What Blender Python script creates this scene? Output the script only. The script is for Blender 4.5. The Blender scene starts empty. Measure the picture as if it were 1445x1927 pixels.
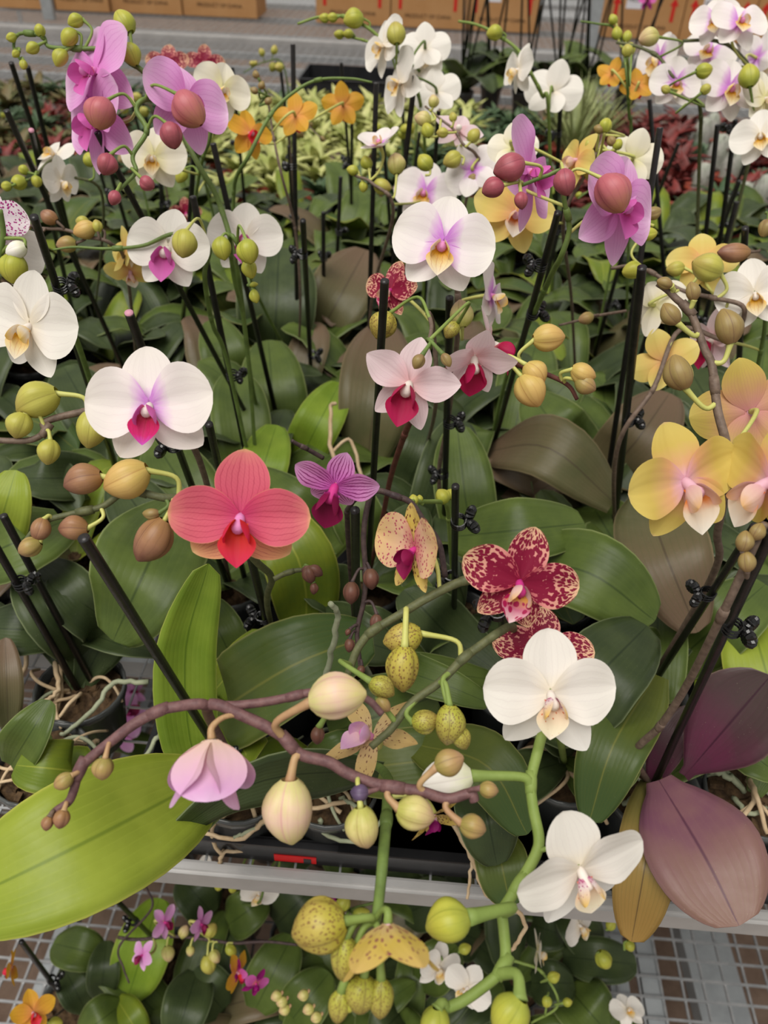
import bpy, math, random
from mathutils import Vector, Matrix, Euler, Quaternion
R = random.Random(11)
rad = math.radians
scene = bpy.context.scene
COL = scene.collection
# ------------------------------------------------------------------ camera, sky, light, exposure
FX = 1455.0                                   # focal length in pixels of the 1445x1927 frame
CAMH, PITCH, YAW, ROLL = 0.85, 40.0, 2.6, 2.4
cam_data = bpy.data.cameras.new('camera')
cam_data.sensor_fit = 'VERTICAL'; cam_data.sensor_height = 36.0
cam_data.lens = FX / 1927.0 * 36.0
cam_data.clip_start = 0.01; cam_data.clip_end = 60
cam_data.dof.use_dof = True; cam_data.dof.focus_distance = 0.62; cam_data.dof.aperture_fstop = 7.5
cam = bpy.data.objects.new('camera', cam_data); COL.objects.link(cam)
CM = (Matrix.Translation((0, 0, CAMH)) @ Matrix.Rotation(rad(YAW), 4, 'Z')
      @ Matrix.Rotation(rad(90 - PITCH), 4, 'X') @ Matrix.Rotation(rad(ROLL), 4, 'Z'))
cam.matrix_world = CM
scene.camera = cam
CR = CM.to_3x3(); CI = CM.inverted(); CAMP = CM.translation.copy()

world = bpy.data.worlds.new('overcast_sky'); scene.world = world; world.use_nodes = True
bg = world.node_tree.nodes['Background']
bg.inputs['Color'].default_value = (1.0, 0.975, 0.93, 1); bg.inputs['Strength'].default_value = 0.50
sun_d = bpy.data.lights.new('veiled_sun', 'SUN'); sun_d.energy = 3.5; sun_d.angle = rad(50)
sun_d.color = (1.0, 0.965, 0.91)
sun = bpy.data.objects.new('veiled_sun', sun_d); COL.objects.link(sun)
sun.rotation_euler = (rad(16), rad(-14), 0)
scene.view_settings.view_transform = 'Standard'; scene.view_settings.look = 'None'
scene.view_settings.gamma = 1.0; scene.view_settings.use_curve_mapping = False
scene.view_settings.exposure = 0.0

# ------------------------------------------------------------------ projection helpers (real places read off the photo)
def U(px, py, d):
    return CM @ Vector(((px - 722.5) / FX * d, -(py - 963.5) / FX * d, -d))
def UZ(px, py, z):
    v = CR @ Vector(((px - 722.5) / FX, -(py - 963.5) / FX, -1.0))
    return CAMP + v * ((z - CAMH) / v.z)
def PX(w):
    c = CI @ Vector(w); d = -c.z
    return (722.5 + FX * c.x / d, 963.5 - FX * c.y / d, d)

# ------------------------------------------------------------------ materials
def col(c, a=1.0):
    return (c[0], c[1], c[2], a)
def sr(r, g, b):                              # display rgb 0..255 -> linear
    f = lambda v: v / 12.92 if v <= 0.04045 else ((v + 0.055) / 1.055) ** 2.4
    return (f(r / 255), f(g / 255), f(b / 255))
class N:
    def __init__(s, name):
        s.m = bpy.data.materials.new(name); s.m.use_nodes = True
        s.t = s.m.node_tree; s.t.nodes.clear()
        s.out = s.t.nodes.new('ShaderNodeOutputMaterial')
    def put(s, sock, v):
        if v is None: return
        if isinstance(v, bpy.types.NodeSocket): s.t.links.new(v, sock)
        elif isinstance(v, (tuple, list)) and len(v) == 3 and sock.type == 'RGBA': sock.default_value = col(v)
        else: sock.default_value = v
    def n(s, typ, ins={}, out=0, **props):
        nd = s.t.nodes.new(typ)
        for k, v in props.items(): setattr(nd, k, v)
        for k, v in ins.items(): s.put(nd.inputs[k], v)
        return nd.outputs[out]
    def math(s, op, a, b=None, c=None, clamp=False):
        ins = {0: a}
        if b is not None: ins[1] = b
        if c is not None: ins[2] = c
        return s.n('ShaderNodeMath', ins, operation=op, use_clamp=clamp)
    def mix(s, f, a, b, blend='MIX'):
        nd = s.t.nodes.new('ShaderNodeMix'); nd.data_type = 'RGBA'; nd.blend_type = blend
        s.put(nd.inputs[0], f); s.put(nd.inputs[6], a); s.put(nd.inputs[7], b)
        return nd.outputs[2]
    def step(s, v, lo, hi):
        return s.n('ShaderNodeMapRange', {0: v, 1: lo, 2: hi, 3: 0.0, 4: 1.0}, interpolation_type='SMOOTHSTEP')
    def ramp(s, f, stops):
        nd = s.t.nodes.new('ShaderNodeValToRGB'); s.put(nd.inputs[0], f)
        e = nd.color_ramp.elements
        while len(e) < len(stops): e.new(0.5)
        for k, (p, c) in enumerate(stops): e[k].position = p; e[k].color = col(c)
        return nd.outputs[0]
    def uv(s):
        nd = s.t.nodes.new('ShaderNodeUVMap'); nd.uv_map = 'UVMap'
        sp = s.t.nodes.new('ShaderNodeSeparateXYZ'); s.t.links.new(nd.outputs[0], sp.inputs[0])
        return nd.outputs[0], sp.outputs[0], sp.outputs[1]
    def obj(s):
        return s.n('ShaderNodeTexCoord', {}, 3)
    def noise(s, vec, scale, detail=3.0, rough=0.5, out=0):
        return s.n('ShaderNodeTexNoise', {'Vector': vec, 'Scale': scale, 'Detail': detail, 'Roughness': rough}, out)
    def scale(s, vec, x, y, z=1.0):
        return s.n('ShaderNodeVectorMath', {0: vec, 1: (x, y, z)}, operation='MULTIPLY')
    def bsdf(s, c, rough=0.5, spec=0.5, transl=0.0, tcol=None, metal=0.0, normal=None, coat=0.0):
        p = s.t.nodes.new('ShaderNodeBsdfPrincipled')
        s.put(p.inputs['Base Color'], c); s.put(p.inputs['Roughness'], rough)
        p.inputs['Specular IOR Level'].default_value = spec; p.inputs['Metallic'].default_value = metal
        p.inputs['Coat Weight'].default_value = coat
        if normal is not None: s.put(p.inputs['Normal'], normal)
        o = p.outputs[0]
        if transl > 0:
            t = s.t.nodes.new('ShaderNodeBsdfTranslucent'); s.put(t.inputs[0], tcol if tcol is not None else c)
            mx = s.t.nodes.new('ShaderNodeMixShader'); mx.inputs[0].default_value = transl
            s.t.links.new(o, mx.inputs[1]); s.t.links.new(t.outputs[0], mx.inputs[2]); o = mx.outputs[0]
        s.t.links.new(o, s.out.inputs[0])
        return s.m
    def bump(s, h, strength=0.3, dist=0.001):
        return s.n('ShaderNodeBump', {'Strength': strength, 'Distance': dist, 'Height': h})

def petal_mat(name, stops, rim=None, veins=None, spots=None, blotch=None, rough=0.55, transl=0.3):
    n = N(name); uvv, u, v = n.uv()
    nz = n.noise(n.scale(uvv, 3, 2), 2.0)
    vv = n.math('ADD', v, n.math('MULTIPLY', n.math('SUBTRACT', nz, 0.5), 0.18))
    c = n.ramp(vv, stops)
    a = n.math('ABSOLUTE', n.math('SUBTRACT', n.math('MULTIPLY', u, 2.0), 1.0))
    edge = n.math('MAXIMUM', n.math('MULTIPLY', a, 0.97), v)
    if blotch:                                # (dark colour, scale, lo, hi, edge weight): dark field breaking into cream spots at the rim
        bc, bs, lo, hi, ew = blotch
        wob = n.n('ShaderNodeVectorMath', {0: uvv, 1: n.n('ShaderNodeVectorMath', {0: n.noise(uvv, 7.0, 2.0, 0.5, 1), 1: (0.06, 0.06, 0.0)}, operation='MULTIPLY')}, operation='ADD')
        vo = n.n('ShaderNodeTexVoronoi', {'Vector': n.scale(wob, bs, bs * 0.75), 'Scale': 1.0}, 0)
        k = n.math('ADD', vo, n.math('MULTIPLY', edge, ew))
        c = n.mix(n.step(k, hi, lo), c, bc)
    if spots:                                 # (colour, scale, threshold at base, threshold at tip)
        sc_, ss, t0, t1 = spots
        vo = n.n('ShaderNodeTexVoronoi', {'Vector': n.scale(uvv, ss, ss), 'Scale': 1.0}, 0)
        thr = n.math('ADD', t0, n.math('MULTIPLY', v, t1 - t0))
        dd = n.math('SUBTRACT', thr, vo)
        c = n.mix(n.step(dd, -0.03, 0.05), c, sc_)
    if veins:                                 # (colour, count, strength)
        vc, cnt, st, vw = (tuple(veins) + (0.34,))[:4]
        wn = n.math('MULTIPLY', n.math('SUBTRACT', n.noise(uvv, 5.0, 2.0), 0.5), 2.6)
        wv = n.math('ABSOLUTE', n.math('SINE', n.math('ADD', n.math('MULTIPLY', u, cnt * math.pi), wn)))
        br = n.math('ABSOLUTE', n.math('SINE', n.math('ADD', n.math('MULTIPLY', v, cnt * 1.6 * math.pi), n.math('MULTIPLY', u, cnt * 4.0))))
        line = n.math('MAXIMUM', n.step(wv, vw, vw * 0.15), n.math('MULTIPLY', n.step(br, 0.2, 0.03), 0.45))
        fade = n.step(edge, 1.0, 0.75)
        c = n.mix(n.math('MULTIPLY', n.math('MULTIPLY', line, st), fade), c, vc)
    if rim:                                   # (colour, start)
        c = n.mix(n.step(edge, rim[1], 1.0), c, rim[0])
    h = n.math('SINE', n.math('MULTIPLY', u, 40.0))
    return n.bsdf(c, rough, 0.25, transl, c, normal=n.bump(h, 0.03, 0.002))

def bud_mat(name, base, mid, tip, streak=None, spots=None, rough=0.42):
    n = N(name); uvv, u, v = n.uv()
    ob = n.obj()
    nz = n.noise(ob, 5.0, 3.0)
    vv = n.math('ADD', v, n.math('MULTIPLY', n.math('SUBTRACT', nz, 0.5), 0.5))
    c = n.ramp(vv, [(0.1, base), (0.5, mid), (0.95, tip)])
    st = n.math('ABSOLUTE', n.math('SINE', n.math('ADD', n.math('MULTIPLY', u, 3 * 5 * math.pi), n.math('MULTIPLY', nz, 1.5))))
    if streak:
        c = n.mix(n.math('MULTIPLY', n.step(st, 0.45, 0.0), 0.22), c, streak)
    if spots:
        vo = n.n('ShaderNodeTexVoronoi', {'Vector': n.scale(ob, 1, 1, 0.7), 'Scale': spots[1]}, 0)
        c = n.mix(n.math('MULTIPLY', n.step(n.math('SUBTRACT', spots[2], vo), -0.08, 0.1), 0.8), c, spots[0])
    seam = n.step(n.math('ABSOLUTE', n.math('COSINE', n.math('MULTIPLY', u, 3 * math.pi))), 0.12, 0.0)
    c = n.mix(n.math('MULTIPLY', seam, 0.7), c, streak or tip)
    return n.bsdf(c, rough, 0.35, 0.12, c)

def leaf_mat(name, a, b, rib, rough=0.40, vein=0.25, dust=0.5, edge=None, transl=0.1, tip=None):
    n = N(name); uvv, u, v = n.uv(); ob = n.obj()
    nz = n.noise(ob, 22.0, 4.0)
    c = n.mix(n.step(nz, 0.3, 0.72), a, b)
    if tip: c = n.mix(n.step(n.math('ADD', v, n.math('MULTIPLY', nz, 0.3)), 0.35, 1.1), c, tip)
    x = n.math('ABSOLUTE', n.math('SUBTRACT', u, 0.5))
    ln = n.math('ABSOLUTE', n.math('SINE', n.math('ADD', n.math('MULTIPLY', u, 44.0), n.math('MULTIPLY', n.noise(uvv, 3.0), 3.0))))
    c = n.mix(n.math('MULTIPLY', n.step(ln, 0.5, 0.0), vein), c, b)
    c = n.mix(n.math('MULTIPLY', n.step(x, 0.022, 0.004), 0.75), c, rib)
    if edge: c = n.mix(n.math('MULTIPLY', n.step(x, 0.475, 0.5), 0.7), c, edge)
    vo = n.n('ShaderNodeTexVoronoi', {'Vector': ob, 'Scale': 330.0}, 0)
    sp = n.math('MULTIPLY', n.step(vo, 0.13, 0.04), n.step(n.noise(ob, 60.0, 2.0), 0.5, 0.7))
    c = n.mix(n.math('MULTIPLY', sp, dust), c, sr(170, 170, 140))
    rg = n.math('ADD', rough, n.math('MULTIPLY', n.math('SUBTRACT', n.noise(ob, 90.0, 3.0), 0.5), 0.3))
    bm = n.bump(n.math('ADD', n.math('MULTIPLY', ln, 0.5), n.noise(ob, 120.0, 2.0)), 0.10, 0.002)
    return n.bsdf(c, rg, 0.28, transl, c, normal=bm)

def plain(name, c, rough=0.5, spec=0.4, metal=0.0, var=0.0, scale=40.0, c2=None, bumpy=0.0, transl=0.0, coat=0.0):
    n = N(name); ob = n.obj(); nz = n.noise(ob, scale, 4.0, 0.6)
    cc = n.mix(n.step(nz, 0.5 - 0.25, 0.5 + 0.25), c, c2) if c2 else c
    nrm = n.bump(nz, bumpy, 0.003) if bumpy else None
    return n.bsdf(cc, rough, spec, transl, None, metal, nrm, coat)

M = {}
# stems, stakes, roots
M['stem_green'] = plain('stem_green', sr(86, 104, 52), 0.5, 0.3, scale=60, c2=sr(108, 130, 64), bumpy=0.1)
M['stem_lime'] = plain('stem_lime', sr(112, 132, 62), 0.55, 0.25, scale=60, c2=sr(128, 146, 76), bumpy=0.05)
M['stem_purple'] = plain('stem_purple', sr(88, 60, 62), 0.55, 0.3, scale=160, c2=sr(118, 86, 84), bumpy=0.25)
M['stem_brown'] = plain('stem_brown', sr(92, 76, 66), 0.55, 0.3, scale=160, c2=sr(120, 102, 88), bumpy=0.25)
M['stem_red'] = plain('stem_red', sr(78, 42, 38), 0.55, 0.3, scale=120, c2=sr(104, 62, 52), bumpy=0.2)
M['stem_olive'] = plain('stem_olive', sr(76, 80, 52), 0.55, 0.3, scale=160, c2=sr(98, 100, 66), bumpy=0.25)
M['stem_dark'] = plain('stem_dark', sr(54, 42, 44), 0.55, 0.3, scale=160, c2=sr(82, 66, 62), bumpy=0.25)
M['ped_yellow'] = plain('pedicel_yellow_green', sr(176, 176, 92), 0.45, 0.35, scale=60, c2=sr(190, 190, 110))
M['ped_tan'] = plain('pedicel_tan', sr(176, 146, 104), 0.5, 0.3, scale=60, c2=sr(160, 122, 90))
M['stake'] = plain('stake_black', sr(22, 21, 22), 0.36, 0.5, scale=90, c2=sr(38, 34, 34), bumpy=0.2)
M['stake_end'] = plain('stake_pink_end', sr(196, 140, 158), 0.6, 0.2)
M['clip'] = plain('clip_black', sr(12, 12, 13), 0.22, 0.6)
M['root_tan'] = plain('root_tan', sr(176, 150, 116), 0.7, 0.2, scale=70, c2=sr(200, 178, 146), bumpy=0.3)
M['root_grey'] = plain('root_grey', sr(136, 142, 116), 0.6, 0.25, scale=70, c2=sr(160, 164, 136), bumpy=0.3)
M['bark'] = plain('bark', sr(52, 40, 30), 0.85, 0.15, scale=120, c2=sr(92, 72, 50), bumpy=0.8)
M['bract'] = plain('bract_dry', sr(178, 152, 112), 0.7, 0.2, scale=80, c2=sr(140, 110, 84))
M['pot'] = plain('pot_plastic', sr(62, 64, 64), 0.22, 0.5, scale=25, c2=sr(84, 86, 84))
M['tray'] = plain('tray_black', sr(30, 30, 32), 0.33, 0.5, scale=25, c2=sr(42, 42, 44), bumpy=0.1)
# leaves
M['L_dark'] = leaf_mat('leaf_dark_green', sr(50, 62, 36), sr(66, 78, 44), sr(34, 46, 24), edge=sr(128, 138, 100))
M['L_green'] = leaf_mat('leaf_green', sr(70, 86, 38), sr(88, 104, 46), sr(48, 64, 26), edge=sr(150, 160, 104))
M['L_bright'] = leaf_mat('leaf_bright_green', sr(112, 140, 40), sr(134, 158, 52), sr(84, 112, 28), 0.4, 0.35, 0.35, sr(176, 184, 90), 0.2)
M['L_lime'] = leaf_mat('leaf_lime_green', sr(134, 150, 48), sr(150, 164, 58), sr(104, 124, 36), 0.4, 0.4, 0.35, sr(190, 190, 90), 0.22)
M['L_yg'] = leaf_mat('leaf_yellow_green', sr(120, 132, 36), sr(98, 118, 40), sr(150, 156, 60), 0.4, 0.3, 0.35, sr(168, 166, 84), 0.18)
M['L_olive'] = leaf_mat('leaf_olive', sr(94, 102, 40), sr(80, 90, 38), sr(110, 112, 50), 0.4, 0.3, 0.4, sr(140, 138, 84), 0.1, tip=sr(62, 82, 40))
M['L_khaki'] = leaf_mat('leaf_khaki', sr(98, 92, 62), sr(82, 84, 52), sr(70, 60, 44), 0.42, 0.3, 0.5, sr(136, 120, 90), 0.08, tip=sr(104, 84, 66))
M['L_purple'] = leaf_mat('leaf_purple', sr(116, 74, 92), sr(128, 90, 94), sr(76, 42, 60), 0.42, 0.25, 0.6, sr(120, 90, 88), 0.1, tip=sr(122, 94, 82))
M['L_plum'] = leaf_mat('leaf_plum', sr(104, 50, 74), sr(86, 56, 66), sr(58, 28, 44), 0.4, 0.25, 0.7, sr(130, 110, 96), 0.08, tip=sr(76, 62, 60))
M['L_ochre'] = leaf_mat('leaf_ochre', sr(110, 104, 52), sr(98, 92, 48), sr(74, 58, 36), 0.45, 0.25, 0.6, sr(130, 110, 70), 0.1, tip=sr(150, 118, 62))
# petals
W = sr(238, 232, 224)
M['P_blush'] = petal_mat('petal_white_lilac_heart', [(0.07, sr(204, 128, 212)), (0.20, sr(222, 172, 224)), (0.34, sr(238, 228, 230)), (1.0, sr(242, 236, 228))], veins=(sr(226, 212, 218), 9, 0.3))
M['P_blush2'] = petal_mat('petal_white_faint_lilac_heart', [(0.05, sr(206, 136, 212)), (0.15, sr(226, 184, 226)), (0.3, sr(240, 230, 228)), (1.0, sr(242, 234, 226))], veins=(sr(228, 214, 214), 9, 0.3))
M['P_white'] = petal_mat('petal_white', [(0.0, sr(236, 226, 206)), (0.3, W), (1.0, sr(240, 235, 226))], veins=(sr(220, 210, 206), 9, 0.3))
M['P_cream'] = petal_mat('petal_cream', [(0.0, sr(226, 220, 160)), (0.4, sr(236, 228, 204)), (1.0, sr(240, 234, 218))])
M['P_spotw'] = petal_mat('petal_white_spotted_base', [(0.0, sr(232, 222, 222)), (0.3, W), (1.0, sr(240, 236, 230))], spots=(sr(150, 60, 130), 20, 0.27, -0.55))
M['P_lilac'] = petal_mat('petal_lilac', [(0.0, sr(218, 120, 196)), (0.35, sr(226, 158, 214)), (0.8, sr(228, 172, 218)), (1.0, sr(234, 196, 226))], veins=(sr(196, 104, 182), 11, 0.4))
M['P_coral'] = petal_mat('petal_coral', [(0.0, sr(206, 66, 118)), (0.3, sr(210, 86, 112)), (0.75, sr(214, 102, 116)), (1.0, sr(220, 132, 122))], rim=(sr(224, 168, 124), 0.93), veins=(sr(164, 40, 72), 10, 0.6))
M['P_corals'] = petal_mat('sepal_peach_coral', [(0.0, sr(208, 86, 100)), (0.4, sr(222, 138, 112)), (1.0, sr(226, 168, 118))], rim=(sr(228, 184, 130), 0.9), veins=(sr(164, 50, 72), 11, 0.65))
M['P_yellow'] = petal_mat('petal_yellow_peach', [(0.05, sr(228, 176, 192)), (0.26, sr(226, 176, 128)), (0.6, sr(218, 192, 100)), (1.0, sr(226, 204, 112))], rim=(sr(232, 200, 140), 0.95))
M['P_ypale'] = petal_mat('petal_pale_yellow', [(0.0, sr(226, 170, 120)), (0.3, sr(224, 186, 106)), (0.7, sr(222, 200, 110)), (1.0, sr(228, 210, 130))])
M['P_yback'] = petal_mat('petal_yellow_rose_back', [(0.0, sr(206, 140, 140)), (0.4, sr(204, 158, 110)), (0.75, sr(206, 180, 92)), (1.0, sr(208, 188, 96))], veins=(sr(176, 120, 100), 14, 0.3))
M['P_orange'] = petal_mat('petal_orange_yellow', [(0.0, sr(224, 150, 90)), (0.4, sr(224, 162, 60)), (1.0, sr(214, 166, 44))], veins=(sr(190, 120, 40), 5, 0.3))
M['P_burg'] = petal_mat('petal_burgundy_spotted', [(0.0, sr(176, 26, 72)), (0.5, sr(224, 150, 140)), (1.0, sr(232, 190, 150))], rim=(sr(234, 196, 152), 0.95), blotch=(sr(134, 18, 54), 18.0, 1.12, 1.20, 0.74))
M['P_stripe'] = petal_mat('petal_magenta_striped', [(0.0, sr(206, 96, 190)), (0.6, sr(216, 140, 200)), (1.0, sr(214, 160, 206))], veins=(sr(128, 16, 100), 8, 0.95, 0.7))
M['P_cspot'] = petal_mat('petal_cream_pink_spotted', [(0.0, sr(206, 110, 120)), (0.35, sr(226, 184, 150)), (1.0, sr(226, 190, 130))], spots=(sr(186, 84, 104), 14, 0.38, 0.26))
M['P_ppink'] = petal_mat('petal_pale_pink', [(0.0, sr(228, 178, 180)), (0.4, sr(228, 202, 206)), (1.0, sr(232, 212, 214))], veins=(sr(206, 168, 182), 8, 0.35))
M['P_harl'] = petal_mat('petal_yellow_brown_spotted', [(0.0, sr(206, 178, 120)), (0.5, sr(204, 176, 84)), (1.0, sr(216, 186, 112))], spots=(sr(104, 40, 44), 9, 0.40, 0.30))
M['P_harlb'] = petal_mat('petal_yellow_faint_spotted', [(0.0, sr(206, 178, 130)), (0.4, sr(210, 184, 86)), (1.0, sr(216, 184, 110))], spots=(sr(160, 110, 84), 8, 0.40, 0.24))
M['P_harld'] = petal_mat('petal_faded_tan_spotted', [(0.0, sr(206, 180, 140)), (0.5, sr(196, 168, 112)), (1.0, sr(186, 156, 100))], spots=(sr(110, 62, 54), 9, 0.34, 0.16))
M['P_half'] = petal_mat('petal_half_open_lilac', [(0.0, sr(228, 200, 180)), (0.35, sr(230, 192, 204)), (0.8, sr(222, 172, 214)), (1.0, sr(226, 186, 222))])
M['P_spot2'] = petal_mat('petal_white_purple_dotted', [(0.0, sr(220, 200, 214)), (1.0, sr(236, 226, 228))], spots=(sr(160, 30, 120), 15, 0.45, 0.36))
# lips
M['K_crim'] = petal_mat('lip_crimson', [(0.0, sr(206, 110, 110)), (0.35, sr(190, 30, 80)), (0.75, sr(206, 32, 110)), (1.0, sr(200, 80, 190))], veins=(sr(150, 10, 50), 6, 0.4))
M['K_mag'] = petal_mat('lip_magenta', [(0.0, sr(220, 120, 100)), (0.3, sr(200, 84, 160)), (1.0, sr(214, 110, 184))])
M['K_yel'] = petal_mat('lip_white_yellow', [(0.0, sr(214, 130, 40)), (0.3, sr(232, 176, 50)), (0.65, sr(236, 214, 160)), (1.0, sr(238, 226, 206))], veins=(sr(180, 60, 40), 5, 0.35))
M['K_yels'] = petal_mat('lip_lobe_white_yellow', [(0.0, sr(236, 200, 110)), (0.5, sr(236, 226, 210)), (1.0, sr(236, 196, 80))])
M['K_red'] = petal_mat('lip_red_orange', [(0.0, sr(220, 90, 20)), (0.35, sr(214, 50, 40)), (1.0, sr(212, 40, 84))])
M['K_wor'] = petal_mat('lip_white_orange', [(0.0, sr(206, 110, 20)), (0.3, sr(226, 140, 70)), (0.55, sr(238, 220, 196)), (1.0, sr(240, 234, 222))])
M['K_ros'] = petal_mat('lip_lobe_rose', [(0.0, sr(226, 180, 190)), (0.7, sr(230, 196, 180)), (1.0, sr(226, 180, 120))])
M['K_burg'] = petal_mat('lip_yellow_crimson', [(0.0, sr(176, 80, 30)), (0.3, sr(220, 160, 70)), (0.6, sr(206, 110, 140)), (1.0, sr(236, 210, 210))], spots=(sr(170, 24, 80), 5, 0.5, 0.42))
M['K_ber'] = petal_mat('lip_berry', [(0.0, sr(224, 150, 150)), (0.25, sr(170, 16, 66)), (1.0, sr(176, 22, 80))])
M['K_wine'] = petal_mat('lip_wine', [(0.0, sr(190, 60, 150)), (0.3, sr(126, 14, 66)), (1.0, sr(140, 20, 76))])
M['K_spotw'] = petal_mat('lip_white_orange_marked', [(0.0, sr(206, 110, 90)), (0.35, sr(234, 206, 176)), (0.8, sr(238, 226, 196)), (1.0, sr(238, 226, 206))], spots=(sr(206, 110, 60), 7, 0.36, 0.05))
M['K_spots'] = petal_mat('lip_lobe_white_purple_bars', [(0.0, sr(196, 60, 140)), (0.4, sr(232, 216, 216)), (1.0, sr(236, 196, 100))], spots=(sr(170, 30, 110), 8, 0.42, 0.1))
M['K_pur'] = petal_mat('lip_deep_purple', [(0.0, sr(200, 90, 160)), (0.3, sr(132, 12, 98)), (1.0, sr(150, 20, 110))])
M['C_white'] = plain('column_white', sr(236, 226, 216), 0.5, 0.3, transl=0.2)
M['C_pink'] = plain('column_pink', sr(232, 150, 206), 0.5, 0.3, transl=0.2)
M['C_rose'] = plain('column_rose', sr(228, 180, 196), 0.5, 0.3, transl=0.2)
M['C_mag'] = plain('column_magenta', sr(206, 60, 140), 0.5, 0.3, transl=0.2)
# buds
M['B_lime'] = bud_mat('bud_lime', sr(156, 162, 62), sr(176, 176, 66), sr(184, 178, 74), sr(134, 140, 46))
M['B_ygreen'] = bud_mat('bud_yellow_green', sr(176, 172, 76), sr(184, 178, 84), sr(176, 158, 82), sr(146, 138, 60))
M['B_pinkb'] = bud_mat('bud_pink_brown', sr(180, 94, 104), sr(190, 108, 112), sr(186, 122, 96), sr(158, 70, 88))
M['B_rose'] = bud_mat('bud_dull_rose', sr(162, 78, 92), sr(172, 88, 98), sr(140, 74, 76), sr(130, 56, 72))
M['B_brown'] = bud_mat('bud_brown', sr(150, 112, 70), sr(158, 116, 86), sr(128, 86, 70), sr(112, 76, 60))
M['B_olive'] = bud_mat('bud_olive_brown', sr(140, 112, 72), sr(150, 130, 80), sr(150, 126, 74), sr(110, 80, 62))
M['B_tan'] = bud_mat('bud_tan_green', sr(152, 138, 74), sr(170, 142, 88), sr(168, 132, 96), sr(120, 96, 62))
M['B_cream'] = bud_mat('bud_cream_pink', sr(206, 196, 132), sr(222, 190, 166), sr(214, 200, 132), sr(206, 150, 150))
M['B_gcream'] = bud_mat('bud_green_cream', sr(180, 178, 92), sr(208, 194, 128), sr(206, 172, 136), sr(160, 140, 80))
M['B_peach'] = bud_mat('bud_peach_yellow', sr(196, 170, 92), sr(206, 172, 102), sr(202, 160, 96), sr(170, 128, 70))
M['B_spot'] = bud_mat('bud_yellow_spotted', sr(176, 166, 62), sr(182, 164, 78), sr(168, 146, 70), sr(120, 96, 54), spots=(sr(116, 76, 48), 17.0, 0.36))
M['B_spotg'] = bud_mat('bud_green_spotted', sr(166, 166, 60), sr(172, 162, 74), sr(150, 132, 66), sr(112, 92, 54), spots=(sr(108, 76, 46), 19.0, 0.36))
M['B_dark'] = bud_mat('bud_dark_brown', sr(104, 72, 54), sr(112, 72, 60), sr(88, 56, 48), sr(74, 46, 42))
M['B_purple'] = bud_mat('bud_dull_purple', sr(96, 78, 104), sr(98, 80, 108), sr(80, 66, 92), sr(74, 60, 80))
M['B_white'] = bud_mat('bud_white', sr(222, 222, 190), sr(236, 230, 220), sr(238, 234, 226), sr(214, 206, 196))
# ------------------------------------------------------------------ mesh helpers
def mesh(name, verts, faces, mat, uvs=None, smooth=True):
    me = bpy.data.meshes.new(name)
    me.from_pydata([tuple(v) for v in verts], [], faces)
    if uvs is not None:
        lay = me.uv_layers.new(name='UVMap')
        vi = [0] * len(me.loops); me.loops.foreach_get('vertex_index', vi)
        flat = [0.0] * (2 * len(vi))
        for k, i in enumerate(vi): flat[2 * k], flat[2 * k + 1] = uvs[i]
        lay.data.foreach_set('uv', flat)
    if smooth: me.polygons.foreach_set('use_smooth', [True] * len(me.polygons))
    if isinstance(mat, (list, tuple)):
        for m in mat: me.materials.append(m)
    else: me.materials.append(mat)
    return me
def add(name, me, parent=None, mw=None):
    o = bpy.data.objects.new(name, me); COL.objects.link(o)
    if parent is not None: o.parent = parent
    if mw is not None: o.matrix_basis = mw
    return o
def tag(o, label=None, cat=None, group=None, kind=None):
    if label: o['label'] = label
    if cat: o['category'] = cat
    if group: o['group'] = group
    if kind: o['kind'] = kind
    return o
def empty(name, loc):
    o = bpy.data.objects.new(name, None); COL.objects.link(o); o.location = loc; o.empty_display_size = 0.02
    return o
def catmull(P, n=6):
    P = [Vector(p) for p in P]
    if len(P) < 3:
        return [P[0].lerp(P[-1], k / n) for k in range(n + 1)]
    Q = [P[0] * 2 - P[1]] + P + [P[-1] * 2 - P[-2]]
    out = []
    for i in range(1, len(Q) - 2):
        a, b, c, d = Q[i - 1], Q[i], Q[i + 1], Q[i + 2]
        for k in range(n):
            t = k / n
            out.append(0.5 * ((2 * b) + (c - a) * t + (2 * a - 5 * b + 4 * c - d) * t * t + (3 * b - a - 3 * c + d) * t ** 3))
    out.append(P[-1]); return out
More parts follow.
